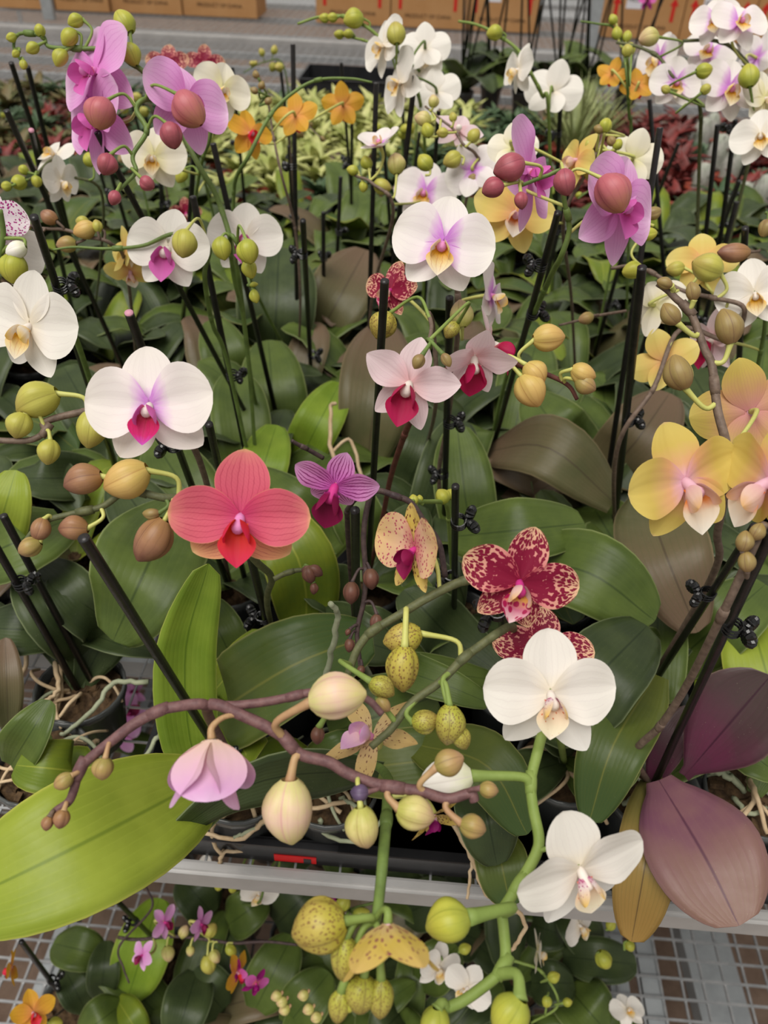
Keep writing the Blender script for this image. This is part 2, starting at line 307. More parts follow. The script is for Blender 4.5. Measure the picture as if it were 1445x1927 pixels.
class MB:
    def __init__(s): s.v = []; s.f = []; s.uv = []; s.mi = []
    def grid(s, rows, uvrows, closed=False, mi=0):
        b = len(s.v); nr, nc = len(rows), len(rows[0])
        for r, ur in zip(rows, uvrows):
            s.v += r; s.uv += ur
        for i in range(nr - 1):
            for j in range(nc if closed else nc - 1):
                k = (j + 1) % nc
                s.f.append((b + i * nc + j, b + i * nc + k, b + (i + 1) * nc + k, b + (i + 1) * nc + j)); s.mi.append(mi)
        return b
    def tube(s, P, r, n=7, cap=True, mi=0):
        P = [Vector(p) for p in P]; m = len(P)
        rr = r if callable(r) else (lambda t: r)
        T = [(P[min(i + 1, m - 1)] - P[max(i - 1, 0)]).normalized() for i in range(m)]
        q = T[0].orthogonal().normalized(); rows = []; ur = []
        for i in range(m):
            q = (q - T[i] * q.dot(T[i])).normalized(); w = T[i].cross(q)
            rad_ = rr(i / max(1, m - 1))
            rows.append([P[i] + (q * math.cos(2 * math.pi * k / n) + w * math.sin(2 * math.pi * k / n)) * rad_ for k in range(n)])
            ur.append([(k / n, i / max(1, m - 1)) for k in range(n)])
        b = s.grid(rows, ur, True, mi)
        if cap:
            s.f.append(tuple(range(b + n - 1, b - 1, -1))); s.mi.append(mi)
            e = b + (m - 1) * n; s.f.append(tuple(range(e, e + n))); s.mi.append(mi)
    def lathe(s, prof, n=16, M4=None, mi=0):
        rows = []; ur = []
        for i, (r, z) in enumerate(prof):
            row = [Vector((r * math.cos(2 * math.pi * k / n), r * math.sin(2 * math.pi * k / n), z)) for k in range(n)]
            rows.append([M4 @ p for p in row] if M4 else row); ur.append([(k / n, i / (len(prof) - 1)) for k in range(n)])
        s.grid(rows, ur, True, mi)
    def box(s, lo, hi, M4=None, mi=0):
        b = len(s.v)
        for z in (lo[2], hi[2]):
            for x, y in ((lo[0], lo[1]), (hi[0], lo[1]), (hi[0], hi[1]), (lo[0], hi[1])):
                p = Vector((x, y, z)); s.v.append(M4 @ p if M4 else p); s.uv.append((0, 0))
        for f in ((3, 2, 1, 0), (4, 5, 6, 7), (0, 1, 5, 4), (1, 2, 6, 5), (2, 3, 7, 6), (3, 0, 4, 7)):
            s.f.append(tuple(b + i for i in f)); s.mi.append(mi)
    def build(s, name, mat, smooth=True):
        me = mesh(name, s.v, s.f, mat, s.uv, smooth)
        if isinstance(mat, (list, tuple)): me.polygons.foreach_set('material_index', s.mi)
        return me

# ------------------------------------------------------------------ petals, flowers
def petal(L, W_, theta, tilt, a=1.0, b=0.65, bend=0.0, cup=0.0, ruff=0.0, base=(0, 0, 0), wmin=0.0, point=0.0, nu=8, nv=12, rr=None, twist=0.0):
    th = rad(theta); ti = rad(tilt)
    d0 = Vector((math.sin(th), math.cos(th), 0)); zf = Vector((0, 0, 1))
    dr = d0 * math.cos(ti) + zf * math.sin(ti)
    nr = zf * math.cos(ti) - d0 * math.sin(ti)
    sd = dr.cross(nr).normalized()
    if twist:
        q = Quaternion(dr, rad(twist)); nr = q @ nr; sd = q @ sd
    rr = rr or R; ph = rr.uniform(0, 6.28); base = Vector(base)
    rows, ur = [], []
    for i in range(nv + 1):
        s_ = i / nv; t = 0.5 - 0.5 * math.cos(math.pi * s_)
        t = 0.35 * s_ + 0.65 * t
        f = max(0.0, math.sin(math.pi * min(1.0, t ** a))) ** b
        f = max(f, wmin * (1 - t)) if t < 0.5 else f
        if point: f *= (1 - point * max(0, t - 0.55))
        if i == nv: f = 0.02
        row, u_ = [], []
        for j in range(nu + 1):
            x = 2 * j / nu - 1
            w = x * f * W_ / 2
            z = bend * L * t * t + cup * W_ * x * x * f * 0.5 + ruff * L * abs(x) ** 1.5 * math.sin(ph + t * 9 + (2 if x > 0 else 0)) * f
            z += 0.06 * W_ * (1 - abs(x)) ** 2 * (-1) * f     # shallow midline
            row.append(base + dr * (L * t) + sd * w + nr * z); u_.append((j / nu, t))
        rows.append(row); ur.append(u_)
    m = MB(); m.grid(rows, ur); return m

CULT = {  # petals (L, W, angle, a, b), dorsal (L, W, b), laterals (L, W, angle), materials
 'blush':  dict(p=(.5, .56, 82, 1.15, .5), d=(.47, .41, .58), l=(.49, .36, 138), m='P_blush2', ms='P_blush2', k='K_crim', ks='K_mag', c='C_white', size=.09),
 'blushy': dict(p=(.5, .62, 82, 1.15, .48), d=(.48, .42, .56), l=(.47, .36, 146), m='P_blush', ms='P_blush', k='K_yel', ks='K_yels', c='C_pink', size=.09, ls=1.1),
 'white':  dict(p=(.5, .60, 80, 1.15, .5), d=(.48, .40, .58), l=(.48, .34, 146), m='P_white', ms='P_white', k='K_yel', ks='K_yels', c='C_white', size=.09),
 'whitem': dict(p=(.5, .58, 80, 1.15, .5), d=(.48, .40, .58), l=(.47, .34, 143), m='P_white', ms='P_white', k='K_mag', ks='K_mag', c='C_white', size=.086, ls=1.3),
 'cream':  dict(p=(.5, .58, 80, 1.15, .5), d=(.48, .40, .58), l=(.47, .34, 143), m='P_cream', ms='P_cream', k='K_yel', ks='K_yels', c='C_white', size=.085),
 'spotw':  dict(p=(.5, .52, 86, 1.2, .48), d=(.47, .42, .52), l=(.56, .30, 149), m='P_white', ms='P_spotw', k='K_spotw', ks='K_spots', c='C_white', size=.083, dw='P_white'),
 'lilac':  dict(p=(.5, .62, 78, 1.12, .5), d=(.48, .40, .58), l=(.52, .36, 145), m='P_lilac', ms='P_lilac', k='K_mag', ks='K_mag', c='C_pink', size=.095, ls=1.15),
 'coral':  dict(p=(.5, .42, 88, 1.1, .48), d=(.47, .40, .56), l=(.44, .36, 130), m='P_coral', ms='P_corals', k='K_red', ks='K_red', c='C_pink', size=.092, dw='P_coral', ls=1.1),
 'yellow': dict(p=(.5, .48, 82, 1.12, .52), d=(.46, .40, .6), l=(.47, .34, 148), m='P_yellow', ms='P_yellow', k='K_wor', ks='K_ros', c='C_rose', size=.092, ls=1.25),
 'ypale':  dict(p=(.5, .44, 82, 1.12, .55), d=(.48, .38, .65), l=(.46, .32, 146), m='P_ypale', ms='P_ypale', k='K_wor', ks='K_ros', c='C_rose', size=.085),
 'yback':  dict(p=(.5, .44, 82, 1.12, .55), d=(.46, .36, .65), l=(.46, .32, 146), m='P_yback', ms='P_yback', k='K_wor', ks='K_ros', c='C_rose', size=.09),
 'orange': dict(p=(.5, .40, 76, 1.1, .6), d=(.48, .34, .68), l=(.46, .32, 148), m='P_orange', ms='P_orange', k='K_red', ks='K_red', c='C_rose', size=.075),
 'burg':   dict(p=(.5, .38, 82, 1.2, .5), d=(.44, .34, .56), l=(.40, .26, 146), m='P_burg', ms='P_burg', k='K_burg', ks='K_ros', c='C_mag', size=.08),
 'stripe': dict(p=(.5, .36, 78, 1.1, .6), d=(.42, .32, .65), l=(.40, .26, 140), m='P_stripe', ms='P_stripe', k='K_wine', ks='K_wine', c='C_mag', size=.055, ls=1.5),
 'cspot':  dict(p=(.5, .60, 80, 1.1, .5), d=(.46, .26, .7), l=(.46, .22, 150), m='P_cspot', ms='P_harl', k='K_wine', ks='K_wine', c='C_mag', size=.07),
 'ppink':  dict(p=(.5, .36, 72, 1.1, .68), d=(.46, .33, .65), l=(.46, .26, 150), m='P_ppink', ms='P_ppink', k='K_ber', ks='K_ber', c='C_white', size=.072, ls=1.35, pt=.35),
 'harl':   dict(p=(.5, .26, 78, 1.1, .7), d=(.5, .26, .7), l=(.5, .24, 145), m='P_harl', ms='P_harl', k='K_pur', ks='K_pur', c='C_rose', size=.07, pt=.3),
 'harlb':  dict(p=(.5, .36, 78, 1.1, .55), d=(.5, .40, .55), l=(.5, .34, 146), m='P_harlb', ms='P_harlb', k='K_pur', ks='K_pur', c='C_rose', size=.07),
 'harld':  dict(p=(.5, .20, 74, 1.1, .7), d=(.5, .2, .7), l=(.5, .2, 150), m='P_harld', ms='P_harld', k='P_half', ks='P_half', c='C_pink', size=.07, pt=.3),
 'half':   dict(p=(.5, .58, 82, 1.1, .5), d=(.5, .52, .5), l=(.5, .48, 140), m='P_half', ms='P_half', k='K_ber', ks='K_ber', c='C_white', size=.085),
 'dotted': dict(p=(.5, .50, 80, 1.1, .55), d=(.46, .36, .62), l=(.46, .30, 143), m='P_spot2', ms='P_spot2', k='K_mag', ks='K_mag', c='C_pink', size=.09),
 'mpink':  dict(p=(.5, .36, 78, 1.1, .6), d=(.46, .30, .65), l=(.46, .26, 145), m='P_lilac', ms='P_lilac', k='K_wine', ks='K_wine', c='C_mag', size=.05),
 'mpurp':  dict(p=(.5, .36, 78, 1.1, .6), d=(.46, .30, .65), l=(.46, .26, 145), m='K_mag', ms='K_pur', k='K_pur', ks='K_pur', c='C_mag', size=.05),
}
LOWDET = [False]
def flower_mesh(parent, cult, Mloc, o=1.0, seed=0, lip=True):
    """flower part (column) with petals, sepals and lip as sub-parts; unit = tip-to-tip width"""
    C = CULT[cult]; rr = random.Random(seed); t0 = (1 - o) * 78
    kw = dict(nu=6, nv=8) if LOWDET[0] else dict(nu=10, nv=16)
    pt = C.get('pt', 0.0)
    g = lambda s: rr.gauss(0, s)
    col_m = MB(); ls = C.get('ls', 1.0)
    prof = [(.002, -.03), (.03, -.02), (.036, .03), (.036, .08), (.045, .115), (.034, .14), (.002, .148)]
    col_m.lathe(prof, 10, Matrix.Translation((0, -.01, 0)) @ Matrix.Rotation(rad(28), 4, 'X') @ Matrix.Scale(ls, 4))
    fo = add('flower', col_m.build('flower', M[C['c']]), parent, Mloc)
    def sub(name, mb, mt): add(name, mb.build(name, M[mt]), fo)
    dL, dW, db = C['d']
    sub('sepal', petal(dL, dW, g(3), -6 + t0 + g(4), 1.0, db, -.06 + g(.03), .10, .01, (0, .015, -.012), .25, pt, rr=rr, **kw), C.get('dw', C['ms']))
    lL, lW, la = C['l']
    for sg in (1, -1):
        sub('sepal', petal(lL, lW, sg * (la + g(3)), -8 + t0 + g(5), .92, .66, -.05 + g(.04), .12, .012, (sg * .01, -.015, -.018), .25, pt, rr=rr, **kw), C['ms'])
    pL, pW, pa, a_, b_ = C['p']
    for sg in (1, -1):
        sub('petal', petal(pL, pW, sg * (pa + g(2)), 3 + t0 * 1.05 + g(4), a_, b_, -.07 + g(.03), .10, .034, (sg * .012, 0, .004), .2, pt, rr=rr, **kw), C['m'])
    if lip:
        l = ls
        sub('lip', petal(.27 * l, .25 * l, g(4) + 180, 36, 1.25, .85, -.35, .22, .01, (0, -.045 * l, .045 * l), .5, .3, rr=rr, **kw), C['k'])
        for sg in (1, -1):
            sub('lip_lobe', petal(.19 * l, .17 * l, sg * 118, 52, 1.1, .6, .35, .3, .01, (sg * .028 * l, -.03 * l, .035 * l), .4, 0, twist=sg * 55, rr=rr, **kw), C['ks'])
        cal = MB(); cal.lathe([(.001, 0), (.022, .01), (.02, .035), (.001, .045)], 8, Matrix.Translation((0, -.06 * l, .06 * l)) @ Matrix.Rotation(rad(80), 4, 'X'))
        sub('lip_callus', cal, 'K_wor')
    return fo

def face_matrix(px, py, d, scale, yaw, pitch, roll):
    Rm = Matrix.Rotation(rad(yaw), 3, 'Y') @ Matrix.Rotation(rad(-pitch), 3, 'X') @ Matrix.Rotation(rad(-roll), 3, 'Z')
    return Matrix.Translation(U(px, py, d)) @ (CR @ Rm).to_4x4() @ Matrix.Scale(scale, 4)

# ------------------------------------------------------------------ buds (unit length along +Z from the pedicel)
BUD = {}
def bud_mesh(kind, wr, pointy, n=24):
    key = (kind, round(wr, 2), pointy)
    if key in BUD: return BUD[key]
    m = MB(); rows, ur = [], []
    nt = 10
    for i in range(nt + 1):
        t = i / nt
        f = math.sin(math.pi * (0.04 + 0.95 * t) ** (0.82 if pointy else 0.9)) ** (0.62 if not pointy else 0.8)
        f = max(f, 0.16 if t < 0.1 else 0.03)
        z = t + (0.04 if t == 1 and pointy else 0)
        row, u_ = [], []
        for k in range(n):
            ph = 2 * math.pi * k / n
            g = 1.0
            g = 1 - 0.15 * (1 - min(1, abs(math.cos(1.5 * ph)) * 3.2)) ** 2 * math.sin(math.pi * min(1, t + .12)) + .04 * abs(math.cos(1.5 * ph)) + .012 * math.sin(9 * ph)
            row.append(Vector((math.cos(ph) * f * wr / 2 * g + .05 * math.sin(math.pi * t), math.sin(ph) * f * wr / 2 * g, z))); u_.append((k / n, t))
        rows.append(row); ur.append(u_)
    m.grid(rows, ur, True)
    BUD[key] = m.build('bud', M[kind]); return BUD[key]

def dir_matrix(pos, z, scale, spin=0.0):
    q = Vector((0, 0, 1)).rotation_difference(Vector(z).normalized())
    return Matrix.Translation(pos) @ q.to_matrix().to_4x4() @ Matrix.Rotation(spin, 4, 'Z') @ Matrix.Scale(scale, 4)

# ------------------------------------------------------------------ leaves
def leaf_mb(P, W_, nrm, fold=0.18, base_w=0.34, shape=0.95, tipb=0.55, nseg=14, thick=0.0016, wav=0.0, seed=0, nc=6):
    rr = random.Random(seed); ph = rr.uniform(0, 6)
    C_ = catmull(P, 10); n = len(C_)
    acc = [0.0]
    for i in range(1, n): acc.append(acc[-1] + (C_[i] - C_[i - 1]).length)
    Lt = acc[-1]
    def at(t):
        s = t * Lt; i = 0
        while i < n - 2 and acc[i + 1] < s: i += 1
        k = (s - acc[i]) / max(1e-9, acc[i + 1] - acc[i])
        return C_[i].lerp(C_[i + 1], k)
    top, bot, ur = [], [], []
    for i in range(nseg + 1):
        s_ = i / nseg; t = s_ if i < nseg else 1.0
        t = 1 - (1 - s_) ** 1.35 if s_ > 0 else 0
        p = at(t); tg = (at(min(1, t + .02)) - at(max(0, t - .02))).normalized()
        sd = tg.cross(nrm).normalized(); up = sd.cross(tg).normalized()
        f = math.sin(math.pi * min(1, (t * .97 + .015) ** shape)) ** tipb
        if t < .5: f = max(f, base_w * (1 - t))
        if i == nseg: f = 0.04
        r1, r2, u_ = [], [], []
        for j in range(nc + 1):
            x = 2 * j / nc - 1
            w = x * f * W_ / 2
            z = fold * W_ * abs(x) ** 1.25 * f * .6 + wav * W_ * math.sin(ph + 7 * t + (1.7 if x > 0 else 0)) * abs(x) * f
            r1.append(p + sd * w + up * z); r2.append(p + sd * w + up * (z - thick)); u_.append((j / nc, t))
        top.append(r1); bot.append(r2[::-1]); ur.append(u_)
    m = MB()
    rows = [a + b for a, b in zip(top, bot)]; uvr = [u + u[::-1] for u in ur]
    m.grid(rows, uvr, True)
    return m

# ------------------------------------------------------------------ pots, stakes, clips
def pot_mesh(r=.05, h=.10):
    m = MB()
    m.lathe([(r * .7, 0), (r * .74, .003), (r * .96, h * .86), (r * 1.03, h * .87), (r * 1.05, h), (r * .99, h), (r * .95, h * .85), (r * .70, .006), (.002, .006)], 24)
    return m.build('pot', M['pot'])
def bark_mesh(seed, r=.046, z=.086):
    rr = random.Random(seed); m = MB(); rows, ur = [], []
    for i in range(7):
        q = i / 6
        rows.append([Vector((q * r * math.cos(a), q * r * math.sin(a), z + (1 - q) * .012 + rr.uniform(-.004, .006) * (q > 0))) for a in [2 * math.pi * k / 16 for k in range(16)]])
        ur.append([(k / 16, q) for k in range(16)])
    m.grid(rows[::-1], ur, True)
    for k in range(14):                       # loose chips
        a, q = rr.uniform(0, 6.28), rr.uniform(.1, .9) * r
        s = rr.uniform(.004, .008)
        m.box((-s, -s * .6, -s * .4), (s, s * .6, s * .4), Matrix.Translation((q * math.cos(a), q * math.sin(a), z + .010)) @ Euler((rr.uniform(-.6, .6), rr.uniform(-.6, .6), a)).to_matrix().to_4x4())
    return m.build('potting_bark', M['bark'], False)
POT = pot_mesh(); BARK = [bark_mesh(k) for k in range(4)]
def clip_mesh():
    m = MB()
    for k in (-1, 0, 1):
        P = [Vector((.0035 + .0068 * math.cos(a), .0062 * math.sin(a), k * .0038 + .001 * math.sin(a))) for a in [2 * math.pi * i / 14 for i in range(15)]]
        m.tube(P, .0011, 6)
    for sy in (-1, 1):
        m.tube([(.009, 0, 0), (.012, sy * .0025, .001), (.014, sy * .005, .001)], .0022, 6)
        rows, ur = [], []
        base = Matrix.Translation((.0155, sy * .0068, .001)) @ Matrix.Rotation(rad(90), 4, 'Y') @ Matrix.Rotation(rad(35 * sy), 4, 'X')
        for (q, z) in ((.0005, -.0046), (.62, -.0042), (.95, -.0022), (1.06, 0), (.95, .0022), (.62, .0042), (.25, .0034), (.0005, .003)):
            rows.append([base @ Vector((q * .0068 * (1 + .10 * (-1) ** k) * math.cos(math.pi * k / 12), q * .0068 * (1 + .10 * (-1) ** k) * math.sin(math.pi * k / 12), z)) for k in range(24)])
            ur.append([(k / 24, 0) for k in range(24)])
        m.grid(rows, ur, True)
    return m.build('clip', M['clip'], False)
CLIP = clip_mesh()

# ------------------------------------------------------------------ plants
PLANTS = {}
def plant(key, label, pot, group=None, z0=0.0, name='potted_orchid', cat='orchid', with_pot=True):
    """pot = pixel of the pot's top centre (z0 + .1) or a world (x, y, 'w')"""
    if len(pot) == 3: p = Vector((pot[0], pot[1], z0))
    else:
        p = UZ(pot[0], pot[1], z0 + .1); p.z = z0
    root = empty(name, p); tag(root, label, cat, group)
    k = len(PLANTS)
    if with_pot:
        add('pot', POT, root)
        b = add('potting_bark', BARK[k % 4], root); b.rotation_euler.z = k * 1.3
    PLANTS[key] = dict(root=root, p=p, crown=p + Vector((0, 0, .098)), stems=[], stakes=[], spike=None, n=0)
    return PLANTS[key]
def loc(P, w): return w - P['p']
def lm(P, Mw): return Matrix.Translation(-P['p']) @ Mw

def stem(key, pts, r=.003, mat='stem_green', to_pot=True, r_tip=None, nodes=True, d0=None):
    """pts tip -> base, pixels with optional depth; missing depths are interpolated along the line"""
    P = PLANTS[key]
    pts = [tuple(q) for q in pts]
    if to_pot:
        c = PX(P['crown']); pts.append((c[0], c[1], c[2]))
    if len(pts[0]) == 2: pts[0] = pts[0] + (d0,)
    if len(pts[-1]) == 2: pts[-1] = pts[-1] + (pts[0][2],)
    acc = [0.0]
    for a, b in zip(pts, pts[1:]): acc.append(acc[-1] + math.hypot(a[0] - b[0], a[1] - b[1]))
    kn = [i for i, q in enumerate(pts) if len(q) == 3]
    W3 = []
    for i, q in enumerate(pts):
        if len(q) == 3: d = q[2]
        else:
            lo = max(k for k in kn if k < i); hi = min(k for k in kn if k > i)
            f = (acc[i] - acc[lo]) / (acc[hi] - acc[lo]); d = pts[lo][2] * (1 - f) + pts[hi][2] * f
        W3.append(U(q[0], q[1], d))
    C_ = catmull(W3, 7)
    P['stems'].append([(PX(c), c) for c in C_])
    rt = r_tip if r_tip is not None else r * .75
    m = MB(); m.tube([loc(P, c) for c in C_], lambda t: rt + (r - rt) * min(1, t * 1.6), 9)
    if nodes:                                 # swollen nodes with a bract collar
        step = max(10, len(C_) // max(2, int(acc[-1] / 170)))
        for i in range(step, len(C_) - 2, step):
            a = loc(P, C_[i]); t_ = (C_[i + 1] - C_[i - 1]).normalized()
            m.tube([a - t_ * r * 1.6, a - t_ * r * .2, a + t_ * r * .9, a + t_ * r * 2.4], lambda t: r * (1.02 + .15 * math.sin(math.pi * t)), 9)
    o = add('flower_spike', m.build('flower_spike', M[mat]), P['root'])
    if P['spike'] is None: P['spike'] = o
    P['last'] = o
    return o
def near(P, px, py):
    best = None
    for st in P['stems']:
        for (q, c) in st:
            dd = (q[0] - px) ** 2 + (q[1] - py) ** 2
            if best is None or dd < best[0]: best = (dd, q[2], c)
    return best
def bud(key, kind, px, py, L, ang, att=None, wr=.72, pointy=False, d=None, ped='stem', front=.006, tz=0.0, pr=.0015):
    """centre pixel, length in pixels, screen direction of the tip in degrees (0 right, 90 up)"""
    P = PLANTS[key]
    if att is None: att = (px - math.cos(rad(ang)) * L * .8, py + math.sin(rad(ang)) * L * .8)
    nb = near(P, *att) if P['stems'] else None
    if d is None: d = nb[1] - front
    s = L * d / FX
    v = CR @ Vector((math.cos(rad(ang)), math.sin(rad(ang)), tz)).normalized()
    c = U(px, py, d); base = c - v * s * .5
    par = P.get('last') or P['root']
    add('bud', bud_mesh(kind, wr, pointy), par, lm(P, dir_matrix(base, v, s, R.uniform(0, 6))))
    a = nb[2] if (nb and nb[0] < 60 ** 2) else U(att[0], att[1], d)
    k = (base - a).length
    mid = a.lerp(base, .5) - v * k * .32
    pm = {'stem': 'stem_green', 'y': 'ped_yellow', 't': 'ped_tan', 'l': 'stem_lime', 'p': 'stem_purple', 'b': 'stem_brown', 'o': 'stem_olive', 'd': 'stem_dark'}[ped]
    m = MB(); m.tube([loc(P, q) for q in catmull([a, mid, base + v * s * .06], 6)], lambda t: pr * (1.15 - .2 * math.sin(math.pi * t) + .45 * max(0, t - .8) * 5 * .5), 7)
    add('pedicel', m.build('pedicel', M[pm]), par)
def flower(key, cult, px, py, w, yaw=0, pitch=0, roll=0, o=1.0, att=None, d=None, size=None, ped='y', lip=True, seed=None):
    P = PLANTS[key]; size = size or CULT[cult]['size']
    if d is None: d = FX * size / w
    s = w * d / FX
    P['n'] += 1; sd = seed if seed is not None else int(px * 7 + py * 13)
    Mw = face_matrix(px, py, d, s, yaw, pitch, roll)
    fo = flower_mesh(P['root'], cult, lm(P, Mw), o, sd, lip)
    if att is not None:
        nb = near(P, *att); a = nb[2] if nb and nb[0] < 70 ** 2 else U(att[0], att[1], d + .01)
        b = Mw @ Vector((0, 0, -.02)); n_ = (Mw.to_3x3() @ Vector((0, 0, 1))).normalized()
        mid = b - n_ * min(.03, .5 * (a - b).length)
        Mi = Mw.inverted(); m = MB()
        m.tube([Mi @ q for q in catmull([a, a.lerp(mid, .6), mid.lerp(b, .4), b], 5)], lambda t: (.0016 + .0010 * t * t) / s, 7)
        pm = {'y': 'ped_yellow', 't': 'ped_tan', 'l': 'stem_lime', 'g': 'stem_green', 'p': 'stem_purple'}[ped]
        add('pedicel', m.build('pedicel', M[pm]), fo)
    return fo
def stake(key, px, py, d, clips=(), r=.0039, end=None, pot_off=(0, 0), extra=()):
    """top pixel and depth; the foot stands in the plant's pot"""
    P = PLANTS[key]; top = U(px, py, d); foot = P['crown'] + Vector((pot_off[0], pot_off[1], -.03))
    m = MB(); n = (foot - top).normalized()
    m.tube([loc(P, top), loc(P, top + n * .001), loc(P, foot)], r, 10)
    so = add('stake', m.build('stake', M['stake']), P['root'])
    P['stakes'].append((top, foot))
    if end:
        m = MB(); m.tube([loc(P, top - n * .0012), loc(P, top)], r * .92, 10)
        add('stake_tip', m.build('stake_tip', M['stake_end']), so)
    for (cx, cy, *rest) in clips:
        ang = rest[0] if rest else 0
        best = min(range(101), key=lambda k: (PX(top.lerp(foot, k / 100))[0] - cx) ** 2 + (PX(top.lerp(foot, k / 100))[1] - cy) ** 2)
        c = top.lerp(foot, best / 100)
        side = CR @ Vector((math.cos(rad(ang)), math.sin(rad(ang)), .45)); side = (side - n * side.dot(n)).normalized()
        w_ = (-n).cross(side)
        Mx = Matrix((side, w_, -n)).transposed().to_4x4()
        add('clip', CLIP, so, lm(P, Matrix.Translation(c) @ Mx))
    return so
LEAFN = [0]
def leaf(key, mat, b, t, W_, zb=.16, zt=.2, arch=.03, bow=0, roll=0, fold=.18, crown=True, shape=.95, tipb=.5, base_w=.4, wav=.03, mid=None, d=None):
    """b, t = pixels where the blade's base and tip show, W_ = width in pixels; heights in metres above the bench"""
    P = PLANTS[key]; LEAFN[0] += 1
    B = UZ(b[0], b[1], P['p'].z + zb); T = UZ(t[0], t[1], P['p'].z + zt)
    mp = UZ((b[0] + t[0]) / 2, (b[1] + t[1]) / 2, P['p'].z + (zb + zt) / 2 + arch)
    if mid: mp = UZ(mid[0], mid[1], P['p'].z + (zb + zt) / 2 + arch)
    dm = PX(mp)[2]; Wm = W_ * dm / FX
    tg = (T - B).normalized(); toc = (CAMP - mp).normalized()
    nrm = (toc * .85 + Vector((0, 0, .5))).normalized()
    nrm = (nrm - tg * nrm.dot(tg)).normalized()
    if roll: nrm = Quaternion(tg, rad(roll)) @ nrm
    pts = [B, mp, T]
    if crown and (P['crown'] - B).length < .17 and (P['crown'] - B).length > .02: pts = [P['crown']] + pts
    if len(pts) == 4: shape_ = max(shape, 1.25)
    else: shape_ = shape
    m = leaf_mb([loc(P, q) for q in pts], Wm, nrm, fold, base_w if len(pts) == 3 else .26, shape_, tipb, 16, .0016, wav, LEAFN[0])
    o = add('leaf', m.build('leaf', M[mat]), P['root'])
    return o
def root_(key, pts, mat='root_tan', r=.0022, z=None):
    P = PLANTS[key]
    W3 = [UZ(q[0], q[1], P['p'].z + (q[2] if len(q) == 3 else z)) for q in pts]
    C_ = catmull(W3, 6); rr = random.Random(int(pts[0][0]))
    C_ = [c + Vector((rr.gauss(0, .0008), rr.gauss(0, .0008), rr.gauss(0, .0006))) for c in C_]
    m = MB(); m.tube([loc(P, c) for c in C_], lambda t: r * (1.0 - .25 * t), 7)
    add('aerial_root', m.build('aerial_root', M[mat]), P['root'])
# ================================================================== THE PLACE: floor, benches, boxes
alu = plain('aluminium_profile', sr(170, 168, 166), 0.42, 0.5, 0.35, scale=12, c2=sr(188, 186, 184))
galv = plain('galvanised_wire', sr(158, 160, 162), 0.4, 0.5, 0.5, scale=60, c2=sr(184, 184, 184))
steel = plain('grey_steel', sr(150, 154, 156), 0.5, 0.4, 0.2, scale=20, c2=sr(168, 172, 174))
def floor_mat():
    n = N('brown_concrete'); ob = n.obj()
    c = n.mix(n.step(n.noise(ob, 9.0, 5.0, .65), .3, .7), sr(96, 78, 66), sr(124, 104, 90))
    return n.bsdf(c, .85, .2, normal=n.bump(n.noise(ob, 60.0, 4.0), .2, .004))
FZ = -1.12
m = MB(); m.box((-7, -2, FZ - .05), (7, 16, FZ)); tag(add('floor', m.build('floor', floor_mat(), False)), kind='structure')

def bar(m, a, b, w, h):
    """straight rectangular bar from a to b (horizontal axis), w wide, h tall, top at a.z"""
    a, b = Vector(a), Vector(b); t = (b - a); L = t.length; t.normalize()
    s = Vector((-t.y, t.x, 0)).normalized() if abs(t.z) < .9 else Vector((1, 0, 0)); up = t.cross(s) * -1 if abs(t.z) < .9 else Vector((0, 1, 0))
    Mx = Matrix((t, s, Vector((0, 0, 1)) if abs(t.z) < .9 else up)).transposed().to_4x4()
    m.box((0, -w / 2, -h), (L, w / 2, 0), Matrix.Translation(a) @ Mx)
def wire_grid(x0, x1, y0, y1, z, sx, sy, r):
    m = MB(); k = int((x1 - x0) / sx)
    for i in range(k + 1): m.box((x0 + i * sx - r, y0, z - r), (x0 + i * sx + r, y1, z + r))
    k = int((y1 - y0) / sy)
    for i in range(k + 1): m.box((x0, y0 + i * sy - r, z + r), (x1, y0 + i * sy + r, z + 3 * r))
    return m.build('wire_mesh', galv, False)
def bench(label, x0, x1, y0, y1, z, sx=.05, sy=.05, r=.0012, rim=.07, rw=.03, legs=True, beams=3, top=.02):
    ro = empty('bench', ((x0 + x1) / 2, (y0 + y1) / 2, FZ)); tag(ro, label, 'bench'); off = ro.location
    def part(nm, mb, mt): add(nm, mb.build(nm, mt, False), ro, Matrix.Translation(-off))
    for (a, b) in (((x0, y0), (x1, y0)), ((x0, y1), (x1, y1)), ((x0, y0), (x0, y1)), ((x1, y0), (x1, y1))):
        q = MB(); bar(q, (a[0], a[1], z + top), (b[0], b[1], z + top), rw, rim); part('rim', q, alu)
        q = MB(); bar(q, (a[0], a[1], z + top + .004), (b[0], b[1], z + top + .004), rw * .5, .006); part('rim_lip', q, alu)
    o = add('wire_mesh', wire_grid(x0, x1, y0, y1, z - .006, sx, sy, r), ro, Matrix.Translation(-off)); tag(o, kind='stuff')
    for k in range(beams):
        yy = y0 + (y1 - y0) * (k + .5) / beams
        q = MB(); bar(q, (x0, yy, z - .02), (x1, yy, z - .02), .035, .035); part('cross_beam', q, steel)
    if legs:
        for (xx, yy) in ((x0 + .3, y0 + .3), (x1 - .3, y0 + .3), (x0 + .3, y1 - .2), (x1 - .3, y1 - .2)):
            q = MB(); q.box((xx - .02, yy - .02, FZ), (xx + .02, yy + .02, z - .02)); part('leg', q, steel)
    return ro
YF = UZ(640, 1656, .0).y                       # front edge of the orchid bench
YB = UZ(740, 452, .02).y
Y3 = UZ(700, 203, .03).y; Y4 = UZ(400, 66, .02).y
bench('aluminium framed bench carrying the flowering orchids', -1.75, 1.75, YF, YB, 0, rim=.027, rw=.016, top=.0)
